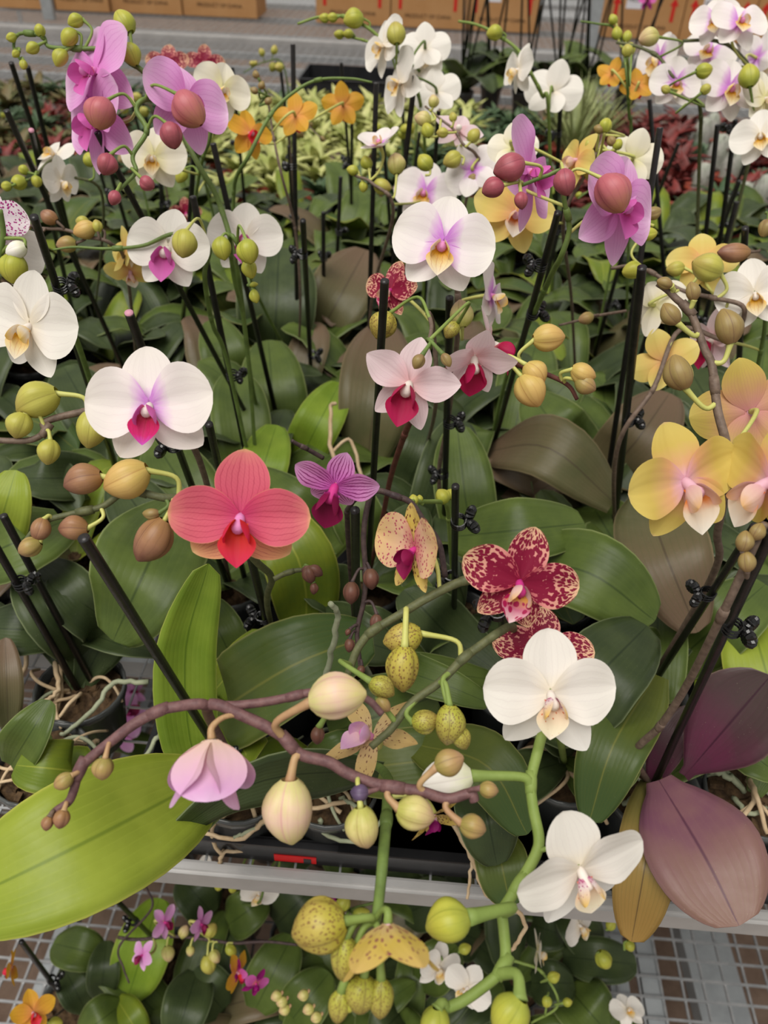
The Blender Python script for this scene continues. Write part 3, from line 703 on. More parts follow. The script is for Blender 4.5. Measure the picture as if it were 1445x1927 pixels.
bench('aluminium framed bench carrying small foliage plants behind the orchids', -2.4, 2.4, YB + .06, Y3 - .06, 0, rim=.08)
bench('wide wire mesh bench, mostly empty, behind the foliage plants', -3.6, 3.6, Y3, Y4 - .05, 0, rim=.09, beams=4)
bench('wire mesh bench carrying the cardboard boxes', -5.5, 5.5, Y4, 11.0, 0, rim=.10, beams=8)
print('BENCH', YF, YB, Y3, Y4)
# lower shelf under the orchid bench
SZ = -.80
sx1 = UZ(1225, 1840, SZ).x
ro = empty('shelf', (0, .6, FZ)); tag(ro, 'low wire mesh shelf under the orchid bench', 'shelf')
def spart(nm, mb, mt, kind=None):
    o = add(nm, mb.build(nm, mt, False), ro, Matrix.Translation(-ro.location))
    if kind: o['kind'] = kind
me_ = wire_grid(-1.3, 1.3, .0, 1.5, SZ, .042, .036, .0022)
tag(add('wire_mesh', me_, ro, Matrix.Translation(-ro.location)), kind='stuff')
for xx in (sx1 - .062, sx1, -sx1 - .1, 1.2, -1.2):
    q = MB(); bar(q, (xx, 0, SZ - .004), (xx, 1.5, SZ - .004), .036, .03); spart('frame_bar', q, steel)
for yy in (.9, 1.45):
    q = MB(); bar(q, (-1.3, yy, SZ - .035), (1.3, yy, SZ - .035), .04, .03); spart('frame_bar', q, steel)
# grey rail on the floor seen through the shelf mesh
for (qx, w_) in ((1345, .11), (1560, .1)):
    a = UZ(qx - 20, 1760, FZ + .05); b = UZ(qx + 25, 1927, FZ + .05)
    dirv = (b - a).normalized()
    q = MB(); bar(q, a - dirv * 1.2, b + dirv * .6, w_, .05)
    tag(add('floor_rail', q.build('floor_rail', steel, False)), 'flat grey steel rail lying on the brown floor below the shelf', 'rail', 'floor rails')

# trays
def tray_mesh(w, d, h=.048):
    m = MB(); t = .003
    m.box((-w / 2, -d / 2, 0), (w / 2, d / 2, .0025))
    for (lo, hi) in (((-w / 2, -d / 2), (w / 2, -d / 2 + t)), ((-w / 2, d / 2 - t), (w / 2, d / 2)), ((-w / 2, -d / 2), (-w / 2 + t, d / 2)), ((w / 2 - t, -d / 2), (w / 2, d / 2))):
        m.box((lo[0], lo[1], 0), (hi[0], hi[1], h))
    return m.build('tray', M['tray'], False)
def tray_rim(w, d, h=.048):
    m = MB(); o_ = .007
    for (lo, hi) in (((-w / 2 - o_, -d / 2 - o_), (w / 2 + o_, -d / 2 + .002)), ((-w / 2 - o_, d / 2 - .002), (w / 2 + o_, d / 2 + o_)), ((-w / 2 - o_, -d / 2), (-w / 2 + .002, d / 2)), ((w / 2 - .002, -d / 2), (w / 2 + o_, d / 2))):
        m.box((lo[0], lo[1], h - .003), (hi[0], hi[1], h))
    return m.build('tray_rim', M['tray'], False)
TW, TD = .47, .335
tm, trm = tray_mesh(TW, TD), tray_rim(TW, TD)
yrow = YF + .014 + TD / 2; tx = [-1.28, -.79, -.30, .19, .68, 1.17]
red = plain('red_tape', sr(206, 24, 26), .4, .4)
for r_ in range(5):
    for i, x in enumerate(tx):
        if r_ < 1 and abs(x) > 1: continue
        xx = x + (.02 if r_ % 2 else 0)
        if r_ == 0 and i == 2: xx = UZ(640, 1640, .03).x
        o = add('tray', tm); o.location = (xx, yrow + r_ * (TD + .018), .0006)
        add('tray_rim', trm, o)
        if r_ == 0 and i == 2:
            tag(o, 'black plastic plant tray with a strip of red tape on its front edge', 'tray')
            q = MB(); a = UZ(548, 1627, .02)
            xa, xb = UZ(512, 1622, .02).x - xx, UZ(592, 1632, .02).x - xx
            q.box((xa, -TD / 2 - .0012, .004), (xb, -TD / 2 - .0002, .017))
            tp = add('red_tape', q.build('red_tape', red, False), o)
            q = MB(); q.box((xa * .3 + xb * .7, -TD / 2 - .0018, .004), (xa * .12 + xb * .88, -TD / 2 - .0012, .014)); add('scuff', q.build('scuff', M['tray'], False), tp)
        else: tag(o, 'plain black plastic plant tray holding orchid pots', 'tray', 'black trays on the orchid bench')

# cardboard boxes
card = plain('cardboard', sr(176, 130, 84), .8, .15, scale=6, c2=sr(186, 142, 96))
tapem = plain('box_tape', sr(150, 112, 74), .4, .3)
arrow_red = plain('print_red', sr(200, 40, 36), .7, .2)
labm = plain('label_white', sr(222, 220, 226), .6, .2)
ink = plain('print_dark', sr(70, 52, 40), .8, .1)
def text_mesh(body, size):
    cu = bpy.data.curves.new('lettering', 'FONT'); cu.body = body; cu.size = size; cu.align_x = 'CENTER'; cu.extrude = .0004
    ob = bpy.data.objects.new('lettering', cu); COL.objects.link(ob)
    bpy.context.view_layer.update()
    me = bpy.data.meshes.new_from_object(ob.evaluated_get(bpy.context.evaluated_depsgraph_get()))
    bpy.data.objects.remove(ob); me.materials.clear(); me.materials.append(ink); return me
TXT = text_mesh('PRODUCT OF CHINA', .032); TXT2 = text_mesh('H0221', .04)
UPR = Matrix.Rotation(rad(90), 4, 'X')
def cardbox(a, b, label, grp, h=.36, dep=.34, marks=True):
    A, B = UZ(a[0], a[1], .004), UZ(b[0], b[1], .004)
    y = min(A.y, B.y); A.y = y; w = (B.x - A.x) - .008
    q = MB(); q.box((0, 0, 0), (w, dep, h))
    o = add('cardboard_box', q.build('cardboard_box', card, False)); o.location = (A.x + .004, y, .004); tag(o, label, 'box', grp)
    q = MB(); q.box((w / 2 - .025, -.0008, h - .06), (w / 2 + .025, 0, h)); q.box((w / 2 - .025, 0, h), (w / 2 + .025, dep, h + .0008))
    add('tape', q.build('tape', tapem, False), o)
    t = add('lettering', TXT, o, Matrix.Translation((w / 2, -.0008, .055)) @ UPR)
    if marks:
        q = MB(); q.box((w * .24, -.001, .165), (w * .24 + .105, 0, .25)); lb = add('paper_label', q.build('paper_label', labm, False), o)
        add('lettering', TXT2, lb, Matrix.Translation((w * .24 + .052, -.0018, .205)) @ UPR @ Matrix.Scale(.8, 4))
        for fx in (.12, .86):
            x = w * fx; q = MB(); q.box((x - .011, -.001, .10), (x + .011, 0, .19))
            b0 = len(q.v)
            for p in ((x - .028, -.001, .19), (x + .028, -.001, .19), (x, -.001, .235), (x - .028, 0, .19), (x + .028, 0, .19), (x, 0, .235)): q.v.append(Vector(p)); q.uv.append((0, 0))
            for f in ((0, 1, 2), (5, 4, 3), (0, 3, 4, 1), (1, 4, 5, 2), (2, 5, 3, 0)): q.f.append(tuple(b0 + i for i in f)); q.mi.append(0)
            add('arrow_print', q.build('arrow_print', arrow_red, False), o)
BX = [((-30, 12), (104, 18), 0), ((105, 18), (210, 22), 0), ((210, 22), (345, 28), 0), ((345, 28), (485, 35), 0), ((594, 42), (734, 49), 1), ((734, 49), (874, 56), 1), ((874, 56), (1011, 62), 1), ((1131, 69), (1275, 76), 1), ((1275, 76), (1405, 82), 1), ((1405, 82), (1540, 88), 1)]
BL = ['cardboard box with plain front, at the far end of the unlabelled row', 'cardboard box behind the grey post, in the unlabelled row', 'cardboard box between two others in the unlabelled row', 'cardboard box at the gap end of the unlabelled row',
      'cardboard box with white label and red arrows beside the gap in the row', 'cardboard box with white label and red arrows behind the white orchids', 'cardboard box with white label and red arrows behind the dense dark stakes',
      'cardboard box with white label and red arrows behind the small orange orchids', 'cardboard box with white label and red arrows behind the lilac-hearted orchids', 'cardboard box with red arrows behind the topmost white and lilac flower']
for k, (a, b, mk) in enumerate(BX): cardbox(a, b, BL[k], 'cardboard boxes on the far bench', marks=bool(mk))
for (a, t, lb) in (((95, 38), (88, -60), 'grey steel post standing in front of the unlabelled boxes'), ((1108, 96), (1128, -60), 'grey steel post standing in the gap between the labelled boxes')):
    p = UZ(a[0], a[1], 0); q = MB(); q.box((p.x - .035, p.y - .02, .004), (p.x + .035, p.y + .02, 1.6)); tag(add('steel_post', q.build('steel_post', steel, False)), lb, 'post')

# small foliage plants on the second bench
def tuft(kind, seed):
    rr = random.Random(seed); m = MB()
    def blade(az, el, L, w, curl, z0=.07, r0=.0):
        d = Vector((math.cos(az), math.sin(az), 0)); s = Vector((-d.y, d.x, 0)); rows, ur = [], []
        for i in range(5):
            t = i / 4; f = [.45, .95, 1, .7, .03][i]
            e = el - curl * t
            p = d * (r0 + L * t * math.cos(e)) + Vector((0, 0, z0 + L * (math.sin(el) * t - curl * .5 * t * t)))
            rows.append([p + s * w * f * x * .5 + Vector((0, 0, abs(x) * w * .18)) for x in (-1, 0, 1)]); ur.append([(.5 + x / 2, t) for x in (-1, 0, 1)])
        m.grid(rows, ur)
    if kind in ('pale', 'dgreen', 'red', 'brown'):
        for k in range(46): blade(rr.uniform(0, 6.28), rr.uniform(.2, 1.45), rr.uniform(.045, .11), rr.uniform(.016, .030), rr.uniform(.3, 1.1))
    elif kind == 'sage':
        for k in range(40): blade(k * 2.4, .25 + k * .03, .06 - k * .0008, .024, -.3, z0=.075)
    elif kind == 'grass':
        for k in range(60): blade(rr.uniform(0, 6.28), rr.uniform(.9, 1.5), rr.uniform(.12, .26), .008, rr.uniform(.1, .5))
    elif kind == 'fuzzy':
        m.lathe([(.001, .17), (.016, .165), (.028, .14), (.032, .11), (.03, .07)][::-1], 14)
        for k in range(160):
            a, z = rr.uniform(0, 6.28), rr.uniform(.07, .16); r = .032 if z < .13 else .022
            blade(a, .2 + (z - .07) * 8, .016, .0016, 0, z0=z, r0=r * .9)
    return m
FM = {'pale': leaf_mat('foliage_pale', sr(196, 194, 132), sr(150, 160, 84), sr(110, 128, 62), .5, .5, 0), 'dgreen': leaf_mat('foliage_dark', sr(56, 78, 52), sr(84, 104, 70), sr(50, 66, 44), .5, .3, 0),
      'red': leaf_mat('foliage_red', sr(124, 44, 40), sr(92, 50, 46), sr(70, 30, 30), .5, .3, 0), 'sage': leaf_mat('foliage_sage', sr(128, 146, 120), sr(104, 126, 100), sr(84, 104, 80), .6, .2, 0),
      'grass': leaf_mat('foliage_grass', sr(150, 156, 104), sr(120, 130, 80), sr(100, 110, 70), .5, .3, 0), 'fuzzy': leaf_mat('cactus_white', sr(176, 172, 166), sr(150, 156, 140), sr(150, 150, 140), .8, .1, 0),
      'brown': leaf_mat('foliage_bronze', sr(110, 92, 60), sr(92, 100, 58), sr(70, 62, 40), .5, .3, 0)}
TUFT = {k: [tuft(k, 3 + j).build('foliage', FM[k]) for j in range(3)] for k in FM}
spm = MB(); spm.lathe([(.034, 0), (.046, .07), (.05, .072), (.05, .085), (.046, .085), (.043, .07), (.002, .068)], 14)
SPOT = spm.build('small_pot', plain('terracotta_plastic', sr(150, 66, 46), .55, .35, scale=30, c2=sr(134, 58, 42)))
SPOTB = spm.build('small_pot', plain('pot_brown', sr(64, 48, 40), .5, .35))
FLAB = {'pale': 'small potted plant with pale yellow-green variegated leaves', 'dgreen': 'small potted plant with dark green leaves on the second bench', 'red': 'small potted plant with deep red leaves', 'sage': 'small potted succulent with a grey-green rosette',
        'grass': 'small potted plant with upright pale grassy leaves', 'fuzzy': 'small potted cactus with white fuzz', 'brown': 'small potted plant with bronze-green leaves'}
rr = random.Random(5); yy = YB + .18; row = 0
while yy < Y3 - .16:
    half = min(.60 * yy + .25, 2.1); x = -half - .05 + (.06 if row % 2 else 0)
    while x < half - .1:
        px, py, _ = PX((x, yy, .1))
        if px < 215: kd = rr.choice(['sage', 'dgreen', 'brown', 'brown', 'red', 'sage'])
        elif px < 380: kd = rr.choice(['sage', 'dgreen', 'dgreen'])
        elif px < 545: kd = 'pale' if rr.random() < .85 else 'dgreen'
        elif px < 730: kd = 'pale' if py < 330 else 'dgreen'
        elif px < 890: kd = 'pale' if py < 290 else 'dgreen'
        elif px < 1030: kd = 'dgreen' if rr.random() < .8 else 'sage'
        elif px < 1130: kd = rr.choice(['grass', 'sage', 'red', 'grass'])
        elif px < 1300: kd = 'red' if py < 300 else rr.choice(['red', 'red', 'sage', 'fuzzy'])
        else: kd = rr.choice(['sage', 'red', 'red', 'fuzzy', 'sage']) if py < 350 else rr.choice(['red', 'fuzzy', 'dgreen'])
        o = add('small_potted_plant', SPOT if rr.random() < .6 else SPOTB); o.location = (x + rr.uniform(-.012, .012), yy + rr.uniform(-.01, .01), .0012); o.rotation_euler.z = rr.uniform(0, 6)
        f = add('foliage', TUFT[kd][rr.randrange(3)], o); s = rr.uniform(.95, 1.3) if kd == 'pale' else rr.uniform(.8, 1.15); f.scale = (s, s, s); f.location.z = .07 - .07 * s
        tag(o, FLAB[kd], 'cactus' if kd == 'fuzzy' else 'plant', FLAB[kd] + 's on the second bench' if kd != 'dgreen' else 'dark green small plants on the second bench')
        x += .125
    yy += .13; row += 1
# ================================================================== THE ORCHIDS
# ---- A: purple-brown arching spike with the half-open lilac flower, at the bench front
A = plant('A', 'potted orchid with purple-brown arching spike, half-open lilac flower and cream-pink buds', (455, 1462))
stake('A', 157, 1012, .50, clips=[(446, 1389, -20)], r=.0040)
stem('A', [(88, 1548, .455), (104, 1527), (128, 1510), (138, 1489), (149, 1451), (166, 1430), (208, 1396), (249, 1365), (294, 1340), (332, 1330), (387, 1327, .47), (398, 1360, .52)], .0034, 'stem_purple', r_tip=.0022)
bud('A', 'B_brown', 90, 1550, 28, 255, (100, 1530), .8, ped='b'); bud('A', 'B_brown', 116, 1542, 36, 255, (126, 1512), .85, ped='t')
bud('A', 'B_tan', 119, 1470, 40, 215, (140, 1455), .75, ped='t'); bud('A', 'B_tan', 195, 1447, 42, 262, (208, 1398), .95, ped='t')
stem('A', [(893, 1508, .455), (885, 1493), (843, 1503), (791, 1489), (757, 1484), (705, 1475), (653, 1455), (618, 1434), (566, 1420), (532, 1387), (498, 1366), (450, 1344), (415, 1328, .468), (395, 1325, .47)], .0036, 'stem_purple', to_pot=False, r_tip=.003)
bud('A', 'B_cream', 547, 1527, 122, 272, (566, 1424), .76, ped='t', pr=.0026); bud('A', 'B_gcream', 685, 1557, 78, 280, (672, 1470), .80, ped='y', front=.012)
bud('A', 'B_gcream', 782, 1531, 72, 345, (738, 1478), .92, ped='t', pr=.0022); bud('A', 'B_tan', 890, 1556, 50, 345, (846, 1504), .9, ped='t', pr=.002)
bud('A', 'B_tan', 920, 1486, 36, 350, (885, 1493), .85, ped='p'); bud('A', 'B_purple', 676, 1491, 34, 180, (710, 1478), .95, ped='p'); bud('A', 'B_tan', 846, 1434, 56, 20, (800, 1488), .9, ped='t', pr=.002)
stem('A', [(719, 1344, .47), (691, 1316), (640, 1300, .472), (584, 1303), (540, 1313), (498, 1321), (446, 1327), (410, 1327, .47)], .0028, 'stem_purple', to_pot=False)
bud('A', 'B_cream', 636, 1312, 108, 8, (538, 1385), .80, ped='t', front=.018, pr=.0024)
flower('A', 'half', 398, 1396, 262, 8, -72, 0, o=.2, att=(452, 1346), d=.455, ped='t', seed=4)
leaf('A', 'L_lime', (395, 1462), (-120, 1720), 260, .26, .30, .05, fold=.10, shape=.9, tipb=.5, mid=(150, 1590), crown=False)
leaf('A', 'L_dark', (715, 1450), (305, 1582), 110, .21, .27, .06, roll=-48, fold=.1, mid=(490, 1470), crown=False, tipb=.62)
leaf('A', 'L_bright', (372, 1440), (392, 1062), 118, .17, .38, .02, fold=.22, mid=(348, 1240), roll=8, shape=1.05, tipb=.45)
leaf('A', 'L_green', (400, 1500), (215, 1680), 110, .18, .20, .03, roll=20)
leaf('A', 'L_yg', (470, 1440), (420, 1330), 90, .17, .16, .01)
# ---- F: coral
plant('F', 'potted orchid with one coral-pink veined flower and drooping brown buds', (530, 1262))
stake('F', 462, 1010, .66, clips=[(490, 1165, 160)])
stem('F', [(40, 1032, .55), (62, 1000), (92, 978), (131, 968), (190, 954), (221, 933), (242, 920), (263, 926), (311, 937, .56), (349, 938), (400, 960, .58), (478, 1052, .62), (511, 1088), (503, 1140)], .0031, 'stem_olive', r_tip=.0018)
bud('F', 'B_brown', 156, 905, 74, 196, (236, 920), .78, ped='y', pr=.0019); bud('F', 'B_peach', 237, 901, 90, 205, (340, 935), .80, ped='y', pr=.0019, front=.012)
bud('F', 'B_brown', 285, 1017, 92, 236, (320, 940), .74, ped='y'); bud('F', 'B_brown', 138, 995, 56, 180, (190, 955), .82, ped='y')
bud('F', 'B_brown', 75, 997, 46, 250, (95, 977), .78, ped='y'); bud('F', 'B_tan', 56, 1030, 46, 205, (62, 1000), .8, ped='y'); bud('F', 'B_olive', 284, 966, 32, 180, (310, 940), .7)
stem('F', [(578, 1074, .62), (560, 1073), (535, 1080), (515, 1090, .615)], .0022, 'stem_olive', to_pot=False)
for (x, y, l, a) in ((583, 1082, 34, 285), (594, 1075, 30, 330), (590, 1108, 22, 270), (577, 1072, 22, 200)): bud('F', 'B_dark', x, y, l, a, (572, 1075), .75)
flower('F', 'coral', 452, 972, 262, 2, -6, 2, att=(400, 958), seed=21)
leaf('F', 'L_yg', (575, 1165), (492, 955), 140, .14, .26, .04, fold=.12, mid=(560, 1050)); leaf('F', 'L_green', (330, 950), (213, 1205), 205, .26, .22, .05, fold=.1, crown=False, tipb=.45)
leaf('F', 'L_olive', (425, 1330), (700, 1195), 190, .18, .25, .04, fold=.14, mid=(555, 1250), tipb=.45); leaf('F', 'L_yg', (405, 1310), (492, 1185), 76, .15, .2, .02)
leaf('F', 'L_dark', (600, 1180), (755, 1230), 110, .14, .16, .03); leaf('F', 'L_dark', (640, 1130), (560, 1080), 110, .13, .18, .02); leaf('F', 'L_green', (450, 1250), (370, 1120), 90, .12, .16, .02)
# ---- G: white with lilac heart and crimson lip, left
plant('G', 'potted orchid with white lilac-hearted flower, crimson lip and lime-yellow buds', (432, 1090))
stake('G', 243, 590, .60, clips=[(345, 834, 170)], end=True, r=.0038); stake('G', 393, 798, .66, pot_off=(.02, .01), r=.0036)
stem('G', [(-20, 828, .585), (52, 829), (85, 812), (86, 793), (166, 774, .60), (230, 775, .62), (300, 790, .64), (375, 865, .70)], .0030, 'stem_brown')
bud('G', 'B_ygreen', 70, 756, 84, 205, (165, 776), .80, ped='y', pr=.0019); bud('G', 'B_ygreen', 37, 801, 50, 250, (86, 806), .95, ped='y'); bud('G', 'B_ygreen', 92, 851, 48, 262, (86, 812), .86, ped='y'); bud('G', 'B_ygreen', 171, 808, 72, 262, (168, 775), .78, ped='y', pr=.0019)
flower('G', 'blush', 281, 762, 240, 0, -4, -3, att=(230, 776), seed=5)
leaf('G', 'L_green', (420, 1030), (290, 830), 130, .12, .2, .02, fold=.1); leaf('G', 'L_bright', (470, 960), (520, 800), 100, .13, .22, .03, fold=.2); leaf('G', 'L_dark', (330, 1060), (220, 900), 120, .14, .2, .02)
leaf('G', 'L_green', (600, 1020), (480, 885), 120, .15, .22, .03, fold=.1)
# ---- H: white at the left edge
plant('H', 'potted orchid with large white yellow-lipped flower and lime round bud beside the dotted flower', (228, 905))
stake('H', 64, 408, .66, clips=[(112, 540, 20)], r=.0038)
stem('H', [(0, 395, .66), (6, 440), (2, 500), (40, 530), (104, 575, .72), (133, 620), (162, 692, .85)], .0030, 'stem_green')
bud('H', 'B_lime', 27, 506, 56, 265, (5, 480), .92, ped='l', pr=.0022); bud('H', 'B_white', 30, 470, 40, 200, (4, 450), .8, ped='l')
flower('H', 'white', 55, 612, 205, -14, -10, 14, att=(30, 525), seed=8)
flower('H', 'white', 18, 465, 150, 60, 0, 10, att=(4, 440), d=.70, seed=11); flower('H', 'dotted', -25, 410, 150, 30, 10, 0, d=.68, att=(0, 400), seed=3)
leaf('H', 'L_dark', (210, 850), (120, 690), 110, .12, .2, .02); leaf('H', 'L_green', (250, 870), (330, 760), 90, .12, .18, .02); leaf('H', 'L_dark', (160, 900), (20, 900), 110, .15, .2, .03)
leaf('H', 'L_lime', (-10, 1020), (30, 885), 110, .24, .33, .02, crown=False)
# ---- I: two whites with magenta lips
plant('I', 'potted orchid with two white magenta-lipped flowers and yellow-green buds hanging before them', (487, 955))
stake('I', 363, 370, .84, clips=[(445, 705, 10)])
stem('I', [(100, 470, .80), (140, 465), (200, 468), (270, 462), (330, 440, .80), (392, 462), (385, 520, .84), (400, 610), (430, 690)], .0027, 'stem_green', r_tip=.001)
flower('I', 'whitem', 316, 468, 156, -4, -8, 8, att=(385, 500), seed=31); bud('I', 'B_ygreen', 346, 459, 52, 265, (392, 465), .9, ped='y', d=.76)
stem('I', [(482, 560, .80), (470, 535), (462, 500), (452, 470), (434, 445, .80), (440, 520, .88), (465, 650)], .0026, 'stem_green', r_tip=.0012)
flower('I', 'whitem', 461, 448, 140, 8, -2, 4, att=(440, 460), seed=41); bud('I', 'B_lime', 419, 468, 44, 280, (434, 447), .8, ped='l'); bud('I', 'B_lime', 468, 474, 46, 280, (455, 455), .9, ped='l', d=.75)
bud('I', 'B_lime', 470, 507, 36, 285, (462, 495), .8, d=.775); bud('I', 'B_lime', 480, 558, 26, 285, (472, 538), .75); bud('I', 'B_lime', 478, 536, 16, 10, (468, 536), .6)
leaf('I', 'L_green', (470, 900), (440, 700), 110, .12, .22, .02); leaf('I', 'L_green', (520, 830), (505, 640), 130, .12, .22, .02, fold=.1); leaf('I', 'L_bright', (560, 870), (640, 720), 90, .13, .21, .03, fold=.2)
leaf('I', 'L_dark', (430, 850), (350, 740), 100, .12, .2, .02)
# ---- J: lilac, upper left
plant('J', 'tall potted orchid with veined lilac flowers, dull pink buds and lime tip buds', (510, 842))
stake('J', 183, 249, .80, r=.0036); stake('J', 401, 270, .98, pot_off=(.02, .02))
stem('J', [(42, 118, .82), (26, 90), (36, 64), (80, 68), (93, 88), (152, 92, .80), (197, 93), (235, 111), (273, 138), (296, 172, .80), (330, 230, .86), (374, 311, .86), (412, 381), (447, 515, .9), (477, 740)], .0030, 'stem_green', r_tip=.0014)
for (k, x, y, l, a, at) in (('B_lime', 233, 41, 48, 122, (238, 108)), ('B_lime', 142, 40, 30, 200, (160, 92)), ('B_lime', 130, 71, 36, 230, (148, 92)), ('B_lime', 75, 57, 24, 100, (82, 72)), ('B_lime', 21, 70, 20, 200, (30, 68)), ('B_lime', 61, 91, 26, 210, (82, 82)),
                             ('B_lime', 114, 110, 34, 240, (140, 94)), ('B_lime', 246, 104, 44, 300, (240, 112)), ('B_lime', 30, 102, 16, 220, (27, 92)), ('B_lime', 44, 122, 18, 270, (40, 115))): bud('J', k, x, y, l, a, at, .82, ped='l')
stem('J', [(222, 360, .75), (238, 344), (256, 322), (250, 292), (276, 246), (257, 208), (270, 188, .76), (300, 195, .78), (335, 240, .80)], .0026, 'stem_green', to_pot=False, r_tip=.0016)
for (k, x, y, l, a, at, w) in (('B_pinkb', 190, 215, 58, 255, (255, 205), 1.0), ('B_pinkb', 358, 206, 72, 305, (275, 190), .84), ('B_rose', 323, 256, 50, 285, (278, 244), .82), ('B_rose', 200, 310, 40, 255, (250, 292), .95), ('B_rose', 278, 345, 30, 320, (256, 322), .9), ('B_rose', 215, 373, 28, 250, (225, 358), .85)):
    bud('J', k, x, y, l, a, at, w, ped='l', front=.02)
flower('J', 'lilac', 178, 132, 195, -38, 4, -14, att=(256, 205), d=.79, seed=51); flower('J', 'lilac', 182, 222, 185, -42, -6, -4, att=(256, 208), d=.80, seed=52)
flower('J', 'lilac', 350, 190, 175, 42, 4, 2, att=(290, 185), d=.78, seed=53)
leaf('J', 'L_dark', (515, 690), (525, 465), 150, .11, .28, .03, fold=.14); leaf('J', 'L_khaki', (590, 650), (688, 470), 120, .12, .25, .03); leaf('J', 'L_green', (450, 740), (400, 600), 100, .12, .22, .02)
# ---- L: big white with lilac heart
plant('L', 'potted orchid with big white lilac-hearted flower and orange-marked lip', (838, 1010))
stake('L', 846, 560, .74, clips=[(845, 795, 10), (825, 893, 170)])
stem('L', [(830, 470, .75), (850, 520, .76), (862, 560, .77), (860, 640, .80), (843, 790), (826, 895)], .0030, 'stem_brown')
flower('L', 'blushy', 834, 458, 192, -6, -2, 12, seed=61, att=(850, 520)); flower('L', 'blushy', 925, 555, 130, 62, 0, 20, d=.80, seed=62, att=(862, 565))
bud('L', 'B_gcream', 868, 590, 52, 95, (862, 600), .85, ped='y', d=.73)
leaf('L', 'L_dark', (800, 1010), (870, 790), 110, .12, .22, .03, roll=10); leaf('L', 'L_green', (885, 1030), (860, 800), 115, .12, .24, .02, fold=.1); leaf('L', 'L_khaki', (690, 880), (722, 610), 140, .12, .26, .03)
leaf('L', 'L_dark', (770, 930), (820, 770), 90, .12, .2, .03)
# second white-lilac just behind
plant('L2', 'potted orchid with smaller white lilac-hearted flowers and a pale half-open bloom', (690, 735))
stake('L2', 708, 156, 1.12); stake('L2', 781, 142, 1.06, pot_off=(.02, .02))
stem('L2', [(655, 322, 1.0), (672, 332), (700, 345, .98), (740, 400, 1.0), (700, 560)], .0024, 'stem_brown', r_tip=.0014)
flower('L2', 'blushy', 800, 362, 118, -10, 2, 14, att=(740, 390), seed=71); flower('L2', 'blushy', 716, 274, 90, -20, 48, 0, o=.55, att=(700, 340), seed=72, d=.98)
for (k, x, y, l, a, at) in (('B_gcream', 745, 308, 40, 95, (725, 375)), ('B_lime', 690, 305, 26, 110, (690, 342)), ('B_ygreen', 720, 350, 34, 340, (700, 345)), ('B_lime', 663, 320, 22, 170, (672, 335)), ('B_lime', 683, 352, 20, 270, (672, 335)), ('B_lime', 800, 305, 34, 130, (800, 330)), ('B_ygreen', 850, 300, 36, 210, (870, 310))): bud('L2', k, x, y, l, a, at, .85, ped='y', d=.99)
# ---- M: pale pink with berry lips
plant('M', 'potted orchid with pale pink berry-lipped flowers and a row of peach-yellow buds', (690, 1096))
stake('M', 724, 528, .62, r=.0036)
stem('M', [(1086, 752, .62), (1070, 726), (1035, 707), (985, 690), (945, 678), (905, 682, .61), (850, 690, .63), (800, 745, .66), (766, 806), (736, 895), (719, 978)], .0030, 'stem_red', r_tip=.0016)
for (k, x, y, l, a, at, w) in (('B_peach', 1033, 636, 60, 5, (985, 688), .86), ('B_peach', 998, 736, 66, 300, (940, 680), .9), ('B_peach', 1006, 704, 50, 310, (945, 680), .92), ('B_peach', 1098, 702, 48, 340, (1058, 718), .85), ('B_tan', 1102, 724, 42, 330, (1062, 720), .85)): bud('M', k, x, y, l, a, at, w, ped='y', front=.012)
flower('M', 'ppink', 770, 722, 190, -6, -10, 18, seed=81, d=.585, att=(800, 745)); flower('M', 'ppink', 892, 672, 165, 10, -46, 0, o=.62, d=.60, seed=82, att=(905, 682)); flower('M', 'ppink', 924, 645, 150, 76, 4, -12, d=.64, seed=83, att=(905, 682))
leaf('M', 'L_green', (700, 1040), (640, 900), 100, .12, .2, .02); leaf('M', 'L_dark', (740, 1060), (790, 950), 90, .12, .18, .02)
root_('M', [(622, 1000, .13), (655, 930, .16), (625, 850, .2), (622, 770, .23), (632, 758, .24)], 'root_tan', .0036); root_('M', [(690, 940, .14), (660, 830, .2), (625, 850, .2)], 'root_tan', .003); root_('M', [(675, 900, .14), (640, 855, .18)], 'root_tan', .003)
# ---- spotted crimson flower behind the black stake, and its spotted bud
plant('M2', 'potted orchid with small crimson white-edged flower behind a tall black stake', (800, 850))
stem('M2', [(806, 668, .60), (806, 650, .61), (812, 615, .66), (806, 590, .70), (815, 620, .76), (820, 760, .85)], .0024, 'stem_brown', r_tip=.0012)
flower('M2', 'burg', 735, 545, 125, -38, 2, 14, att=(800, 610), d=.80, seed=91)
bud('M2', 'B_spot', 720, 613, 54, 245, (795, 605), .95, ped='l', d=.72); bud('M2', 'B_spotg', 850, 622, 36, 230, (812, 640), .8, ped='l', d=.71); bud('M2', 'B_olive', 787, 681, 30, 240, (805, 662), .8, d=.57); bud('M2', 'B_olive', 840, 678, 28, 300, (806, 660), .7, d=.57)
